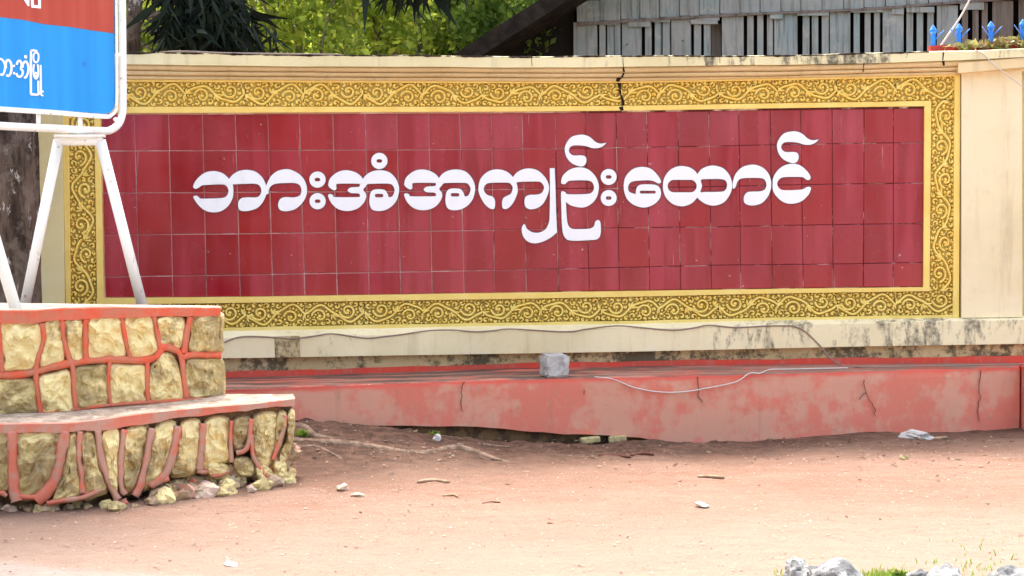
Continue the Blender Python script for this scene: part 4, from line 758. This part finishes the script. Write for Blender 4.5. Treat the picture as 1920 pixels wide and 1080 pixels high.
# legs: two A shaped trestles
tp = SS.at(*np.array([(107, 259), (193, 259)]).T, 0.0); dB = tp[1]-tp[0]
def leg(u0, v0, u1, v1, r=.031, off0=0, off1=0): 
    a = SS.at(u0, v0, off0); b = on_z(np.array(float(u1)), np.array(float(v1)), .875); MB().tube([a, b], r, 12).build('leg', M['white'], sg, True)
def legpt(u, v, Y): r = ray(np.array(float(u)), np.array(float(v))); p = r*(Y/r[1]); p[2] += CAM_H; return p
a0 = legpt(110, 263, 7.95); a1 = legpt(188, 263, 7.95)
MB().tube([a0+np.array([-.012, 0, 0]), a1+np.array([.01, 0, 0])], .029, 12).build('cross_tube', M['white'], sg, True)
MB().box(legpt(150, 255, 7.93), (.26, .09, .012), .2).build('bracket_plate', M['white'], sg)
MB().tube([a0, legpt(43, 590, 7.95)], .028, 12).build('leg', M['white'], sg, True); MB().tube([a1, legpt(271, 590, 8.0)], .029, 12).build('leg', M['white'], sg, True)
MB().tube([legpt(-70, 245, 7.3), legpt(33, 592, 7.25)], .029, 12).build('leg', M['white'], sg, True); MB().tube([legpt(-150, 245, 7.3), legpt(-230, 592, 7.25)], .029, 12).build('leg', M['white'], sg, True)
MB().tube([legpt(-70, 245, 7.3), legpt(-150, 245, 7.3)], .029, 12).build('cross_tube', M['white'], sg, True)

# ------------------------------------------------------------------ trees
def leaves(centers, size, elong=1.8, droop=0., lance=False, jitter=.3, up=None):
    n = len(centers); th = rng.random(n)*2*np.pi; ph = np.arccos(rng.uniform(-1, 1, n))
    d = np.stack([np.sin(ph)*np.cos(th), np.sin(ph)*np.sin(th), np.cos(ph)], 1)
    if droop: d = d*(1-droop)+np.array([0, 0, -1])*droop; d /= np.linalg.norm(d, axis=1)[:, None]
    r = rng.normal(size=(n, 3)); r -= d*(r*d).sum(1)[:, None]; r /= np.linalg.norm(r, axis=1)[:, None]
    s = size*(1+jitter*rng.normal(size=n))[:, None]; s = np.clip(s, size*.4, size*2); a = d*s*elong/2; b = r*s/2
    nrm = np.cross(d, r)*s*.12
    if lance:
        V = np.stack([centers, centers+a*.7+b*.55, centers+a*2, centers+a*.7-b*.55], 1)
    else: V = np.stack([centers-a, centers+b+nrm, centers+a, centers-b+nrm], 1)
    return V.reshape(-1, 3), np.arange(4*n).reshape(-1, 4)
def crown_pts(c, rad, n, clumps=24, cr_=.19):
    cc = rng.normal(size=(clumps, 3)); cc /= np.linalg.norm(cc, axis=1)[:, None]; cc *= rng.random((clumps, 1))**.4; k = rng.integers(0, clumps, n)
    p = rng.normal(size=(n, 3)); p /= np.linalg.norm(p, axis=1)[:, None]; p *= rng.random((n, 1))**.5*cr_; return np.array(c)+(cc[k]*.85+p)*np.array(rad), np.array(c)+cc*.85*np.array(rad)
def tree(name, label, x, y, crown, n, size, mat, bark='bark2', tr=.07, h0=0., lean=(0, 0), limbs=9, group='trees behind the wall', clumps=60, elong=1.8):
    t = thing(name, label, 'tree', (x, y, 0), group); c, rad = crown
    pts, cc = crown_pts(c, rad, n, clumps); V, Q = leaves(pts, size, elong); link('crown', fast_mesh('crown', V, Q), M[mat], t)
    top = np.array([c[0], c[1], c[2]+rad[2]*.4]); b = np.array([x, y, -.1]); mid = (b+top)/2+np.array([lean[0], lean[1], 0]); P = cr3([b, mid*.6+b*.4, mid, top*.6+mid*.4, top], 4)
    mb = MB(); mb.tube(P, np.linspace(tr, tr*.25, len(P)), 8); mb.build('trunk', M[bark], t, True)
    for k in range(limbs):
        i = random.randint(4, len(P)-3); s = P[i]; e = cc[random.randrange(len(cc))]; m_ = (s+e)/2+rng.normal(size=3)*.12; r0 = tr*.35
        MB().tube(cr3([s, m_, e], 4), np.linspace(r0, r0*.3, 9), 6).build('limb', M[bark], t, True)
    return t
tree('bright_tree', 'yellow green small leaved tree just right of the dark hanging foliage', -1.9, 13.6, ((-1.9, 13.6, 3.2), (1.35, 1.1, 1.5)), 10500, .042, 'leaf_bright', tr=.05)
tree('bright_tree', 'bright green feathery tree above the middle of the left coping', -.95, 14.6, ((-.95, 14.6, 3.3), (1.15, 1.1, 1.6)), 10500, .042, 'leaf_bright', tr=.06, lean=(.15, 0))
tree('slender_tree', 'mid green tree with pale thin trunk left of the house eave', -.15, 14.8, ((-.1, 15.0, 3.5), (1.1, 1.2, 1.7)), 9000, .044, 'leaf_mid', tr=.05)
tree('slender_tree', 'small leaved tree seen beside the blue sign above the coping', -3.7, 13.4, ((-3.7, 13.6, 3.3), (1.2, 1.1, 1.5)), 10500, .042, 'leaf_bright', tr=.06, lean=(-.2, 0))
tree('slender_tree', 'darker green tree filling the gap beside the house eave', .6, 16.5, ((.5, 16.5, 3.8), (1.5, 1.2, 1.8)), 8000, .05, 'leaf_mid', tr=.08)
tree('woodland_tree', 'tall leafy tree at the back behind the bright green trees', -2.9, 17.5, ((-2.9, 17.5, 4.4), (2.3, 1.4, 2.8)), 14000, .055, 'leaf_far', tr=.12, clumps=110)
tree('woodland_tree', 'tall tree with pale leaning trunk in the background greenery', -.8, 18.3, ((-.8, 18.3, 4.6), (2.2, 1.4, 3.0)), 14000, .055, 'leaf_far', tr=.12, lean=(.4, 0), clumps=110)
n = 100000; pts = np.stack([rng.uniform(-9.5, 6, n), rng.uniform(19.5, 21.5, n), rng.uniform(0, 7.5, n)], 1); pts[:, 2] += .5*np.sin(pts[:, 0]*1.3)
V, Q = leaves(pts, .11, 1.8)
for k in range(9):
    x = rng.uniform(-4.6, -.3); y = rng.uniform(12.6, 18.5); lx, ly = rng.uniform(-.9, .9), rng.uniform(-.3, .3)
    t_ = thing('sapling', 'thin bare stem rising through the greenery behind the wall', 'sapling', (x, y, 0), 'bare stems among the greenery')
    MB().tube(cr3([np.array([x, y, -.1]), np.array([x+lx*.3, y, 1.6]), np.array([x+lx*.5, y+ly, 3.0]), np.array([x+lx*1.2, y+ly, 5.0])], 4), np.linspace(.035, .012, 13)*rng.uniform(.5, 1.3), 6).build('trunk', M['bark2' if k % 3 else 'bark'], t_, True)
    for q in range(3):
        z0_ = rng.uniform(2.2, 3.4); s_ = np.array([x+lx*.5, y+ly*.8, z0_]); MB().tube(cr3([s_, s_+np.array([rng.uniform(-.4, .4), 0, .25]), s_+np.array([rng.uniform(-1, 1), rng.uniform(-.3, .3), rng.uniform(.3, .9)])], 4), np.linspace(.012, .004, 9), 5).build('limb', M['bark2'], t_, True)
tag(link('woodland', fast_mesh('woodland', V, Q), M['leaf_deep']), 'dense far greenery closing the view behind the wall', 'woodland', kind='stuff')
n = 26000; pts = np.stack([-.6-17*rng.random(n)**.9, rng.uniform(-10.5, -8.0, n), rng.uniform(0, 8, n)], 1)  # unseen leaves added to darken the left tiles and left wall
V, Q = leaves(pts, .3, 1.5); tag(link('added_leaf_mass', fast_mesh('added_leaf_mass', V, Q), M['leaf_far']), 'unseen leaf mass added behind the camera to darken the left tiles and wall', 'woodland', kind='stuff')
# dark hanging foliage on a near, shaded tree
dt = thing('drooping_tree', 'very dark shaded tree with long hanging leaves just behind the wall', 'tree', (-2.15, 10.3, 0))
def legp(u, v, Y): return legpt(u, v, Y)
MB().tube(cr3([np.array([-2.15, 10.3, -.1]), legp(395, 120, 10.3), legp(385, 0, 10.3), np.array([-2.2, 10.3, 3.6]), np.array([-2.3, 10.2, 5.2])], 5), np.linspace(.13, .08, 21), 10).build('trunk', M['bark'], dt, True)
MB().tube(cr3([legp(245, 130, 10.5), legp(252, 40, 10.5), legp(262, -60, 10.5), legp(330, -350, 10.3)], 5), np.linspace(.06, .045, 16), 8).build('limb', M['bark'], dt, True)
for P, r in (([(255, 28, 10.6), (290, 24, 10.6), (345, -2, 10.5)], .008), ([(240, 48, 10.5), (300, 24, 10.5), (352, 8, 10.4)], .010), ([(250, 57, 10.5), (320, 60, 10.5)], .011), ([(312, 96, 10.3), (338, 45, 10.3), (362, -8, 10.3)], .013), ([(238, 8, 10.4), (270, 45, 10.4), (305, 95, 10.3)], .005), ([(246, 68, 10.5), (275, 88, 10.5), (298, 100, 10.5)], .009), ([(255, 16, 10.7), (285, 42, 10.7), (315, 62, 10.7)], .010), ([(285, 10, 10.7), (292, 45, 10.7), (300, 78, 10.7)], .022)):
    MB().tube(cr3([legp(*p) for p in P], 5), r, 6).build('limb', M['bark' if r > .012 else 'bark2'], dt, True)
def hang(name, spots, n, parent, size=.16, w=.26, mat='leaf_dark', zr=(-.3, .7)):
    c = np.array([legp(*spots[i])+rng.normal(size=3)*np.array([w, .18, w*.8]) for i in rng.integers(0, len(spots), n)])
    V, Q = leaves(c, size*.27, 3.6, .5, True); return link(name, fast_mesh(name, V, Q), M[mat], parent)
hang('foliage', [(335, -20, 10.2), (340, 30, 10.2), (345, 55, 10.3)], 520, dt, .2, .045)
hang('foliage', [(400, 0, 10.3), (405, 35, 10.3), (425, 10, 10.3), (430, 60, 10.3), (385, 60, 10.2)], 1150, dt, .2, .055)
hang('foliage', [(450, 60, 10.2), (440, 20, 10.2)], 120, dt, .2, .09)
hang('foliage', [(765, -62, 10.0), (740, -70, 10.0), (800, -70, 10.0), (850, -75, 10)], 420, dt, .26, .07)
hang('foliage', [(500, 60, 10.4), (520, 92, 10.4)], 14, dt, .22, .06)
pts, cc = crown_pts((-2.6, 11.6, 5.0), (2.2, 1.5, 1.2), 6000, 60, .3); V, Q = leaves(pts, .10, 3.0, .4, True); link('crown', fast_mesh('crown', V, Q), M['leaf_dark'], dt)
for k in range(12): e = cc[k*4]; MB().tube(cr3([np.array([-2.2, 10.25, 3.6]), (np.array([-2.2, 10.25, 4.2])+e)/2, e], 4), np.linspace(.05, .012, 9), 6).build('limb', M['bark'], dt, True)
# bark trunk standing behind the planter
tt = thing('roadside_tree', 'thick rough brown trunk between the stone planter and the cream wall', 'tree', (-2.85, 8.35, 0))
P = cr3([legpt(5, 820, 8.35), legpt(8, 700, 8.35), legpt(10, 575, 8.35), legpt(8, 400, 8.35), legpt(2, 250, 8.35), legpt(-6, 100, 8.35), legpt(-20, -150, 8.35), legpt(-60, -500, 8.35)], 8)
mb = MB(); n = 28; V = []
for i, p in enumerate(P):
    z = p[2]; r = .185+.08*math.exp(-max(z-.4, 0)*4)
    for k in range(n):
        th = 2*math.pi*k/n; rr_ = r*(1+.10*mnoise.noise((math.cos(th)*1.6, math.sin(th)*1.6, z*1.5))+.07*mnoise.noise((math.cos(th)*5, math.sin(th)*5, z*2.5)))
        V.append(p+np.array([math.cos(th)*rr_, math.sin(th)*rr_, 0]))
mb.add(V, grid_faces(len(P), n, True)).build('trunk', M['bark'], tt, True)
ctop = P[-1]; pts, cc = crown_pts((ctop[0]-.9, ctop[1]+1.0, 5.6), (1.7, 1.4, 1.2), 3500, 50, .3); V, Q = leaves(pts, .11, 2.4, .3, True); link('crown', fast_mesh('crown', V, Q), M['leaf_mid'], tt)
for k in range(10): e = cc[k*4]; MB().tube(cr3([ctop+np.array([0, 0, -.2]), (ctop+e)/2+rng.normal(size=3)*.15, e], 4), np.linspace(.09, .02, 9), 7).build('limb', M['bark'], tt, True)
def root(P, r, label):
    Q = cr(P, 6); a = np.array([on_z(np.array(u), np.array(v), .0) for u, v in Q]);
    W = []
    for (u, v) in Q:
        W.append(ghit(u, v))
    for k_, p in enumerate(W): p[2] -= .50*float(np.interp(k_/(len(W)-1), np.linspace(0, 1, len(r)), r))
    R = np.interp(np.linspace(0, 1, len(W)), np.linspace(0, 1, len(r)), r); o = MB().tube(W, R, 8).build('tree_root', M['bark_root'], tt, True)
m = Mat('root_bark', .95, .15); v = m.noise(20, 6, .7); m.color(m.mix(m.rng(v, .38, .62), (.17, .11, .075), (.34, .23, .16))); m.bump(v, .9, .02); M['bark_root'] = m.m
root([(500, 815), (560, 826), (640, 830), (700, 838), (760, 848), (800, 850)], [.02, .03, .035, .035, .03, .01], '')
root([(740, 845), (800, 848), (850, 838), (890, 846), (930, 860), (965, 868)], [.01, .03, .035, .03, .015, .004], '')
root([(500, 835), (560, 838), (590, 836), (620, 848), (640, 860)], [.02, .018, .014, .010, .004], ''); root([(820, 815), (860, 822), (905, 832), (960, 838)], [.004, .010, .010, .003], '')
root([(540, 800), (570, 800), (590, 815), (640, 825)], [.04, .035, .025, .01], '')

# ------------------------------------------------------------------ timber house behind the wall
hp = [(.58-1.5, 14+.465), (.58, 14.0), (.58+3.83, 14-.31*3.83), (8.0, 14-.31*7.42)]; xs_ = np.linspace(hp[0][0], hp[-1][0], 60); HS = Surf(np.stack([xs_, np.interp(xs_, [p[0] for p in hp], [p[1] for p in hp])], 1))
hs_ = thing('timber_house', 'grey weathered timber house wall of wide boards and narrow slats behind the cream wall', 'house', (2.5, 13.5, 0))
def hboard(name, u0, u1, vt, vb, off, th, mat='board', jit=.5, zb=None):
    a = random.uniform(-jit, jit); b = random.uniform(-jit, jit); q = np.array([(u0+a, vt), (u1+a*.5, vt+random.uniform(-.6, .6)), (u1+b, vb), (u0+b, vb)]); f = HS.at(q[:, 0], q[:, 1], off)
    if zb is not None: f[2, 2] = zb; f[3, 2] = zb
    k = f.copy(); k[:, :2] -= HS.n[5]*th; V = np.vstack([f, k]); Fc = [(0, 3, 2, 1), (4, 5, 6, 7), (0, 1, 5, 4), (1, 2, 6, 5), (2, 3, 7, 6), (3, 0, 4, 7)]
    return link(name, mesh(name, V, Fc), M[mat], hs_)
jl = ext((1081, 43), (1200, 36), (1300, 30), (1400, 25), (1500, 21.5), (1600, 17.5), (1700, 11), (1800, 4), (1900, -4))
wide = [(1082, 1119), (1166, 1202), (1259, 1295), (1354, 1394), (1452, 1495), (1556, 1594), (1655, 1694), (1757, 1796), (1861, 1900), (1960, 2000)]
slats = [(1124, 1135), (1138.5, 1151), (1152.5, 1163), (1209, 1221), (1227.5, 1239.5), (1242.5, 1256), (1301, 1314), (1320, 1332), (1401, 1412.5), (1420, 1431), (1438, 1449), (1505, 1517.5), (1522.5, 1534), (1541, 1554), (1601, 1612), (1621, 1632), (1639, 1650), (1700, 1712), (1719, 1731), (1739, 1751), (1804, 1815), (1824, 1835), (1841, 1852), (1910, 1921), (1928, 1940)]
for a, b in wide: hboard('plank', a, b, float(jl((a+b)/2))+4, 200, .0+random.uniform(0, .012), .03, 'board' if a < 1850 else 'board_warm', zb=.6)
for a, b in slats: hboard('slat', a, b, float(jl((a+b)/2))+4, 200, -.008+random.uniform(0, .01), .025, 'board' if a < 1800 else 'board_warm', zb=.6)
hboard('corner_post', 1075, 1081, 42, 200, .01, .08, zb=.0); hboard('slat', 1334, 1352, 44, 200, -.12, .02, 'board_warm', zb=.6)
tp_ = [1081, 1125, 1163.5, 1200, 1236, 1274, 1311.5, 1349.5, 1387, 1425, 1464, 1501.5, 1541.5, 1582, 1620, 1660, 1700, 1741, 1782, 1824, 1866, 1908, 1950, 1992]
apex_u = 1560.0; slope = 102/160.
for a, b in zip(tp_[:-1], tp_[1:]):
    mid_ = (a+b)/2; vt = 14-(min(mid_, 2*apex_u-mid_)-1081)*slope*.97
    hboard('plank', a+.7, b-.7, max(vt, -320), float(jl(mid_))-1, .02+random.uniform(0, .012), .025, 'board' if a < 1820 else 'board_warm', .3)
for a, b, v0, v1, mt in ((1081, 1240, 0, 4.5, 'board'), (1236, 1404, 0, 4, 'board'), (1400, 1608, 0, 3.5, 'board'), (1604, 1990, 0, 3.5, 'board_warm')):
    f = HS.at(np.array([a, b, b, a]), np.array([jl(a)-1, jl(b)-1, jl(b)+v1, jl(a)+v1]), .045); k = f.copy(); k[:, :2] -= HS.n[5]*.03
    link('batten', mesh('batten', np.vstack([f, k]), [(0, 3, 2, 1), (4, 5, 6, 7), (0, 1, 5, 4), (1, 2, 6, 5), (2, 3, 7, 6), (3, 0, 4, 7)]), M['board_warm'], hs_)
for u0, u1, v0, v1 in ((1178, 1219, 37, 50), (1119, 1163, 40, 46), (1222, 1256, 35, 41), (1306, 1349, 31, 38), (1295, 1345, 36, 45), (1444, 1468, 23, 35), (1495, 1554, 22, 29), (1594, 1655, 17, 23), (1672, 1695, 15, 27), (1700, 1752, 13, 23), (1800, 1845, 4, 18)): hboard('patch_board', u0, u1, v0, v1, .03+random.uniform(0, .01), .02, jit=.8)
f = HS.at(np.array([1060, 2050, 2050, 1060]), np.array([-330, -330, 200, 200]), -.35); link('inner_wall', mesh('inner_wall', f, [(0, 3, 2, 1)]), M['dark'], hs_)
# roof: two slopes with a dark verge board
def rp(u, v, off): return HS.at(u, v, off)
e0 = np.array([700, 204.0]); ap = np.array([apex_u, 204-(apex_u-700)*slope*1.0]); e1 = np.array([2*apex_u-700, 204.0])
for s0, s1 in ((e0, ap), (ap, e1)):
    a = rp(s0[0], s0[1], .55); b = rp(s1[0], s1[1], .55); d = np.array([-HS.n[5][0], -HS.n[5][1]]); V = []
    for p in (a, b):
        for dz in (0, -.09):
            V += [(p[0], p[1], p[2]+dz), (p[0]+d[0]*5, p[1]+d[1]*5, p[2]+dz)]
    link('roof', mesh('roof', V, [(0, 1, 5, 4), (2, 6, 7, 3), (0, 4, 6, 2), (1, 3, 7, 5), (0, 2, 3, 1), (4, 5, 7, 6)]), M['darkwood'], hs_)
    V = []
    for p in (a, b):
        for oy in (-.035, -.005):
            for dz in (.02, -.15): V.append((p[0]+d[0]*oy, p[1]+d[1]*oy, p[2]+dz))
    link('verge_board', mesh('verge_board', V, [(0, 1, 5, 4), (2, 6, 7, 3), (0, 4, 6, 2), (1, 3, 7, 5), (0, 2, 3, 1), (4, 5, 7, 6)]), M['darkwood'], hs_)
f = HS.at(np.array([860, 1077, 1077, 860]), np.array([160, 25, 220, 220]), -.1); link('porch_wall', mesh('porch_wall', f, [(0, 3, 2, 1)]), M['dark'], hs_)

# ------------------------------------------------------------------ spiked railing on the coping, creeper
sr = thing('spiked_railing', 'row of blue spear topped bars on a dark red rail above the right coping', 'railing', (2.6, 9.1, 2.3))
a = WS.at(1746., 99., -.0); b = WS.at(1990., 86., -.0); a[1] += .02; b[1] += .02; d = (b-a); nlen = np.linalg.norm(d); ang = math.atan2(d[1], d[0])
c = (a+b)/2; V = []
for p in (a, b):
    for oy in (0, .05):
        for z_ in (-.02, .045): V.append((p[0], p[1]+oy, p[2]+z_))
link('rail', mesh('rail', V, [(0, 1, 3, 2), (4, 6, 7, 5), (0, 4, 5, 1), (2, 3, 7, 6), (0, 2, 6, 4), (1, 5, 7, 3)]), M['rail'], sr)
spk = None
for i, (u, vt, vb) in enumerate(((1753.5, 45, 90), (1802, 42, 87), (1862, 38, 83), (1922, 34, 80), (1980, 30, 76))):
    p0 = WS.at(float(u), float(vb), 0.); p1 = WS.at(float(u), float(vt), 0.); h = p1[2]-p0[2]; prof = [(.015, -.03), (.015, h*.58), (.012, h*.60), (.022, h*.70), (.023, h*.78), (.010, h*.93), (.002, h)]
    V = []; n = 10
    for r_, z_ in prof:
        for k in range(n): V.append((r_*math.cos(2*math.pi*k/n), r_*math.sin(2*math.pi*k/n), z_))
    me = mesh('spike', V, grid_faces(len(prof), n, True)+[tuple(range(len(prof)*n-n, len(prof)*n))], False)
    link('spike', me, M['spike'], sr, Matrix.Translation(Vector((p0[0], p0[1]+.045, p0[2]))))
    for s_ in (-1, 1):
        if (i, s_) == (0, -1): continue
        q0 = np.array([p0[0]+s_*.005, p0[1]+.04, p0[2]+.05]); q1 = q0+np.array([s_*.055, -.02, .06]); MB().tube([q0, q1], .0035, 5).build('prong', M['spike'], sr)
cp_ = []
for k in range(420):
    u = random.uniform(1755, 1990); dens = min(1, (u-1745)/120)
    if random.random() > dens*.75+.03: continue
    v = 96-(u-1760)*.07+random.uniform(-16, 3)*(.5+.5*dens); p = WS.at(u, v, 0.0); cp_.append(p+np.array([0, random.uniform(-.04, .05), 0]))
V, Q = leaves(np.array(cp_), .024, 2.2); cpo = thing('dry_creeper', 'straggly dry creeper trailing over the red rail at the top right', 'plant', (2.7, 9.1, 2.3)); link('foliage', fast_mesh('foliage', V, Q), M['vine'], cpo)
for k in range(9):
    u = random.uniform(1765, 1900); P = [WS.at(u+t*random.uniform(15, 22), 94-(u-1760)*.07-abs(math.sin(t*1.5+k))*9, .01)+np.array([0, .02, 0]) for t in range(4)]; MB().tube(cr3(P, 4), .0025, 5).build('stem', M['stick'], cpo, True)
for (u, v) in ((1645, 96), (1686, 92), (1650, 98)):
    pass

# ------------------------------------------------------------------ things lying on the ground
def gp(u, v, up=0.0):
    p = ghit(u, v); return np.array([p[0], p[1], p[2]+up])
def stick(name, P, r, mat, label, cat):
    W = [gp(*p, r*.8) for p in P]; tag(MB().tube(cr3(W, 4), [r*(1-.4*abs(k/(4*(len(P)-1))-.5)) for k in range(4*(len(P)-1)+1)], 6).build(name, M[mat], None, True), label, cat)
stick('stick', [(783, 906), (812, 903), (842, 907)], .009, 'stick', 'pale broken stick lying on the red soil left of centre', 'stick')
stick('twig', [(1122, 857), (1150, 856), (1182, 859)], .008, 'twig', 'reddish brown twig lying on darker soil before the plinth', 'twig')
stick('twig', [(1184, 857), (1205, 853), (1225, 855)], .010, 'twig', 'short dark twig touching the end of the reddish twig', 'twig')
stick('stick', [(1308, 896), (1335, 896), (1358, 898)], .009, 'stick', 'pale flat stick on the soil right of centre', 'stick')
stick('twig', [(905, 946), (922, 943), (938, 944)], .005, 'twig', 'tiny dark twig on the bright soil in the middle ground', 'twig')
stick('twig', [(830, 931), (850, 929), (858, 933)], .005, 'stick', 'thin pale twig just below the pale broken stick', 'twig')
def chip(u, v, s, mat, label, name='brick_fragment', cat='rubble', rz=.3):
    p = gp(u, v, s[2]/2-.004); o = MB().box((0, 0, 0), s).build(name, M[mat]); o.location = p; o.rotation_euler = (random.uniform(-.1, .1), random.uniform(-.1, .1), rz); tag(o, label, cat); b_ = o.modifiers.new('b', 'BEVEL'); b_.width = s[2]*.25; b_.segments = 2; return o
chip(1106, 829, (.115, .07, .035), 'frag', 'flat yellowish brick fragment at the foot of the red plinth, nearest the centre', rz=.15)
chip(1158, 828, (.105, .07, .04), 'frag', 'rounded yellow brick fragment at the plinth foot, right of the flat one', rz=-.1)
o = rock('stone_lump', gp(643, 919), .030, M['rubble'], 4.2, 2, (1.3, .9, .7)); tag(o, 'pale beige stone on the soil between planter and broken stick', 'stone')
o = rock('stone_lump', gp(671, 933), .026, M['rubble'], 9.4, 2, (1.3, .9, .6)); tag(o, 'brown stone just below and right of the pale beige stone', 'stone')
o = rock('stone_lump', gp(820, 826), .024, M['scrap'], 3.3, 2, (1.0, .9, .9)); tag(o, 'small whitish stone beside the tree root near the plinth', 'stone')
o = rock('stone_lump', gp(1695, 862), .020, M['frag'], 6.1, 2, (1.2, .9, .8)); tag(o, 'small yellowish stone on the soil toward the right', 'stone')
o = rock('paper_scrap', gp(1318, 950), .030, M['scrap'], 8.3, 2, (1.3, .8, .3), rough=.7); tag(o, 'crumpled white scrap on bright soil right of centre', 'litter')
o = rock('paper_scrap', gp(436, 1060), .032, M['scrap'], 2.3, 2, (1.4, .6, .25), rough=.7); tag(o, 'flat white scrap at the bottom left on the pale track edge', 'litter')
o = rock('plastic_bag', gp(1716, 822), .055, M['scrap'], 5.7, 3, (1.5, .6, .45), rough=.6); tag(o, 'crumpled white plastic bag against the right of the red plinth', 'litter')
chip(1752, 822, (.15, .04, .010), 'stick', 'flat beige strip lying beside the white plastic bag', 'cardboard_strip', 'litter', .05)
# limestone rocks at the lower right
for u, v, r, sq, lab in ((1562, 1118, .105, (1.3, .8, .68), 'largest rounded grey and white limestone rock at the bottom edge'), (1497, 1092, .065, (1.1, .8, .7), 'small grass covered rock left of the largest limestone rock'), (1772, 1120, .088, (1.35, .8, .75), 'craggy white limestone rock between the two others at bottom right'), (1722, 1100, .05, (1.2, .8, .7), 'small pale rock touching the left of the craggy limestone rock'), (1893, 1122, .088, (1.3, .9, .72), 'low flat pale rock in the bottom right corner')):
    tag(rock('limestone_rock', gp(u, v), r, M['limestone'], u*.37 % 9, 4, sq, bury=.18, rough=.3), lab, 'rock')
def blades(pts, h, w):
    V = []
    for p in pts:
        a = random.uniform(0, 6.28); l = random.uniform(0, .6)*h; hh = h*random.uniform(.5, 1.2); dx, dy = math.cos(a), math.sin(a); b = random.uniform(0, 6.28); wx, wy = math.cos(b)*w, math.sin(b)*w
        V += [(p[0]-wx, p[1]-wy, p[2]), (p[0]+wx, p[1]+wy, p[2]), (p[0]+dx*l*.4+wx*.6, p[1]+dy*l*.4+wy*.6, p[2]+hh*.6), (p[0]+dx*l, p[1]+dy*l, p[2]+hh)]
    return np.array(V), np.arange(len(V)).reshape(-1, 4)
gpts = [gp(random.gauss(1525, 30), random.gauss(1088, 9)) for _ in range(700)]+[gp(random.gauss(1660, 30), random.gauss(1090, 8)) for _ in range(900)]+[gp(random.gauss(1810, 60), random.gauss(1065, 9)) for _ in range(60)]+[gp(random.gauss(1850, 60), random.gauss(1015, 18)) for _ in range(22)]
V, Q = blades(gpts, .024, .003); tag(link('grass', fast_mesh('grass', V, Q), M['grass']), 'sparse short grass round the limestone rocks', 'grass', kind='stuff')
def weed(u, v, h, n, label):
    p = gp(u, v); c = np.array([p+np.array([random.gauss(0, h*.45), random.gauss(0, h*.3), abs(random.gauss(0, h*.5))]) for _ in range(n)]); V, Q = leaves(c, .018, 1.6); V = np.array(V); tag(link('weed', fast_mesh('weed', V, Q), M['grass']), label, 'weed')
weed(1337, 826, .035, 60, 'small green weed at the foot of the red plinth right of centre'); weed(815, 816, .025, 40, 'small green weed by the root near the plinth foot'); weed(1443, 824, .02, 30, 'tiny green tuft at the plinth foot right of the other weed')
weed(567, 818, .03, 40, 'dark green weed between the planter corner and the red plinth'); weed(1690, 1090, .035, 90, 'broad bright green weed between the limestone rocks')
# pebbles and crumbs, dry leaves : nobody could count them
def bits(n, fu, rmin, rmax, flat):
    V = []; Q = []; base = np.array([(1, 0, 0), (0, 1, 0), (-1, 0, 0), (0, -1, 0), (0, 0, 1)])
    for k in range(n):
        x, y = fu(); z = float(gz(x, y)); r = rmin+(rmax-rmin)*random.random()**4; a = random.uniform(0, 6.28); c, s = math.cos(a), math.sin(a); b = len(V)
        for q in base:
            j = 1+random.uniform(-.35, .35); V.append((x+(q[0]*c-q[1]*s)*r*j*1.2, y+(q[0]*s+q[1]*c)*r*j, z+q[2]*r*flat*j+.001))
        Q += [(b, b+1, b+4), (b+1, b+2, b+4), (b+2, b+3, b+4), (b+3, b, b+4)]
    return V, Q
def fu(): 
    y = 4.7+4.1*random.random(); return random.uniform(-.36, .36)*y, y
V, Q = bits(11000, fu, .0013, .0075, .6); tag(link('gravel', fast_mesh('gravel', V, Q), M['pebble']), 'loose gravel and soil crumbs scattered over the red ground', 'gravel', kind='stuff')
def fw():
    u = random.uniform(430, 1900); p = gp(u, 822-(u < 700)*20+abs(random.gauss(0, 32))); return p[0], p[1]
lp = [];
for k in range(520):
    x, y = fw() if k < 420 else fu(); lp.append((x, y, float(gz(x, y))+.007))
V, Q = leaves(np.array(lp), .017, 1.8); V = V.reshape(-1, 4, 3); cz = V[:, :, 2].mean(1, keepdims=True); V[:, :, 2] = cz+(V[:, :, 2]-cz)*.35; V = V.reshape(-1, 3)
tag(link('leaf_litter', fast_mesh('leaf_litter', V, Q), M['dryleaf']), 'dry leaf litter strewn along the foot of the red plinth', 'leaf litter', kind='stuff')
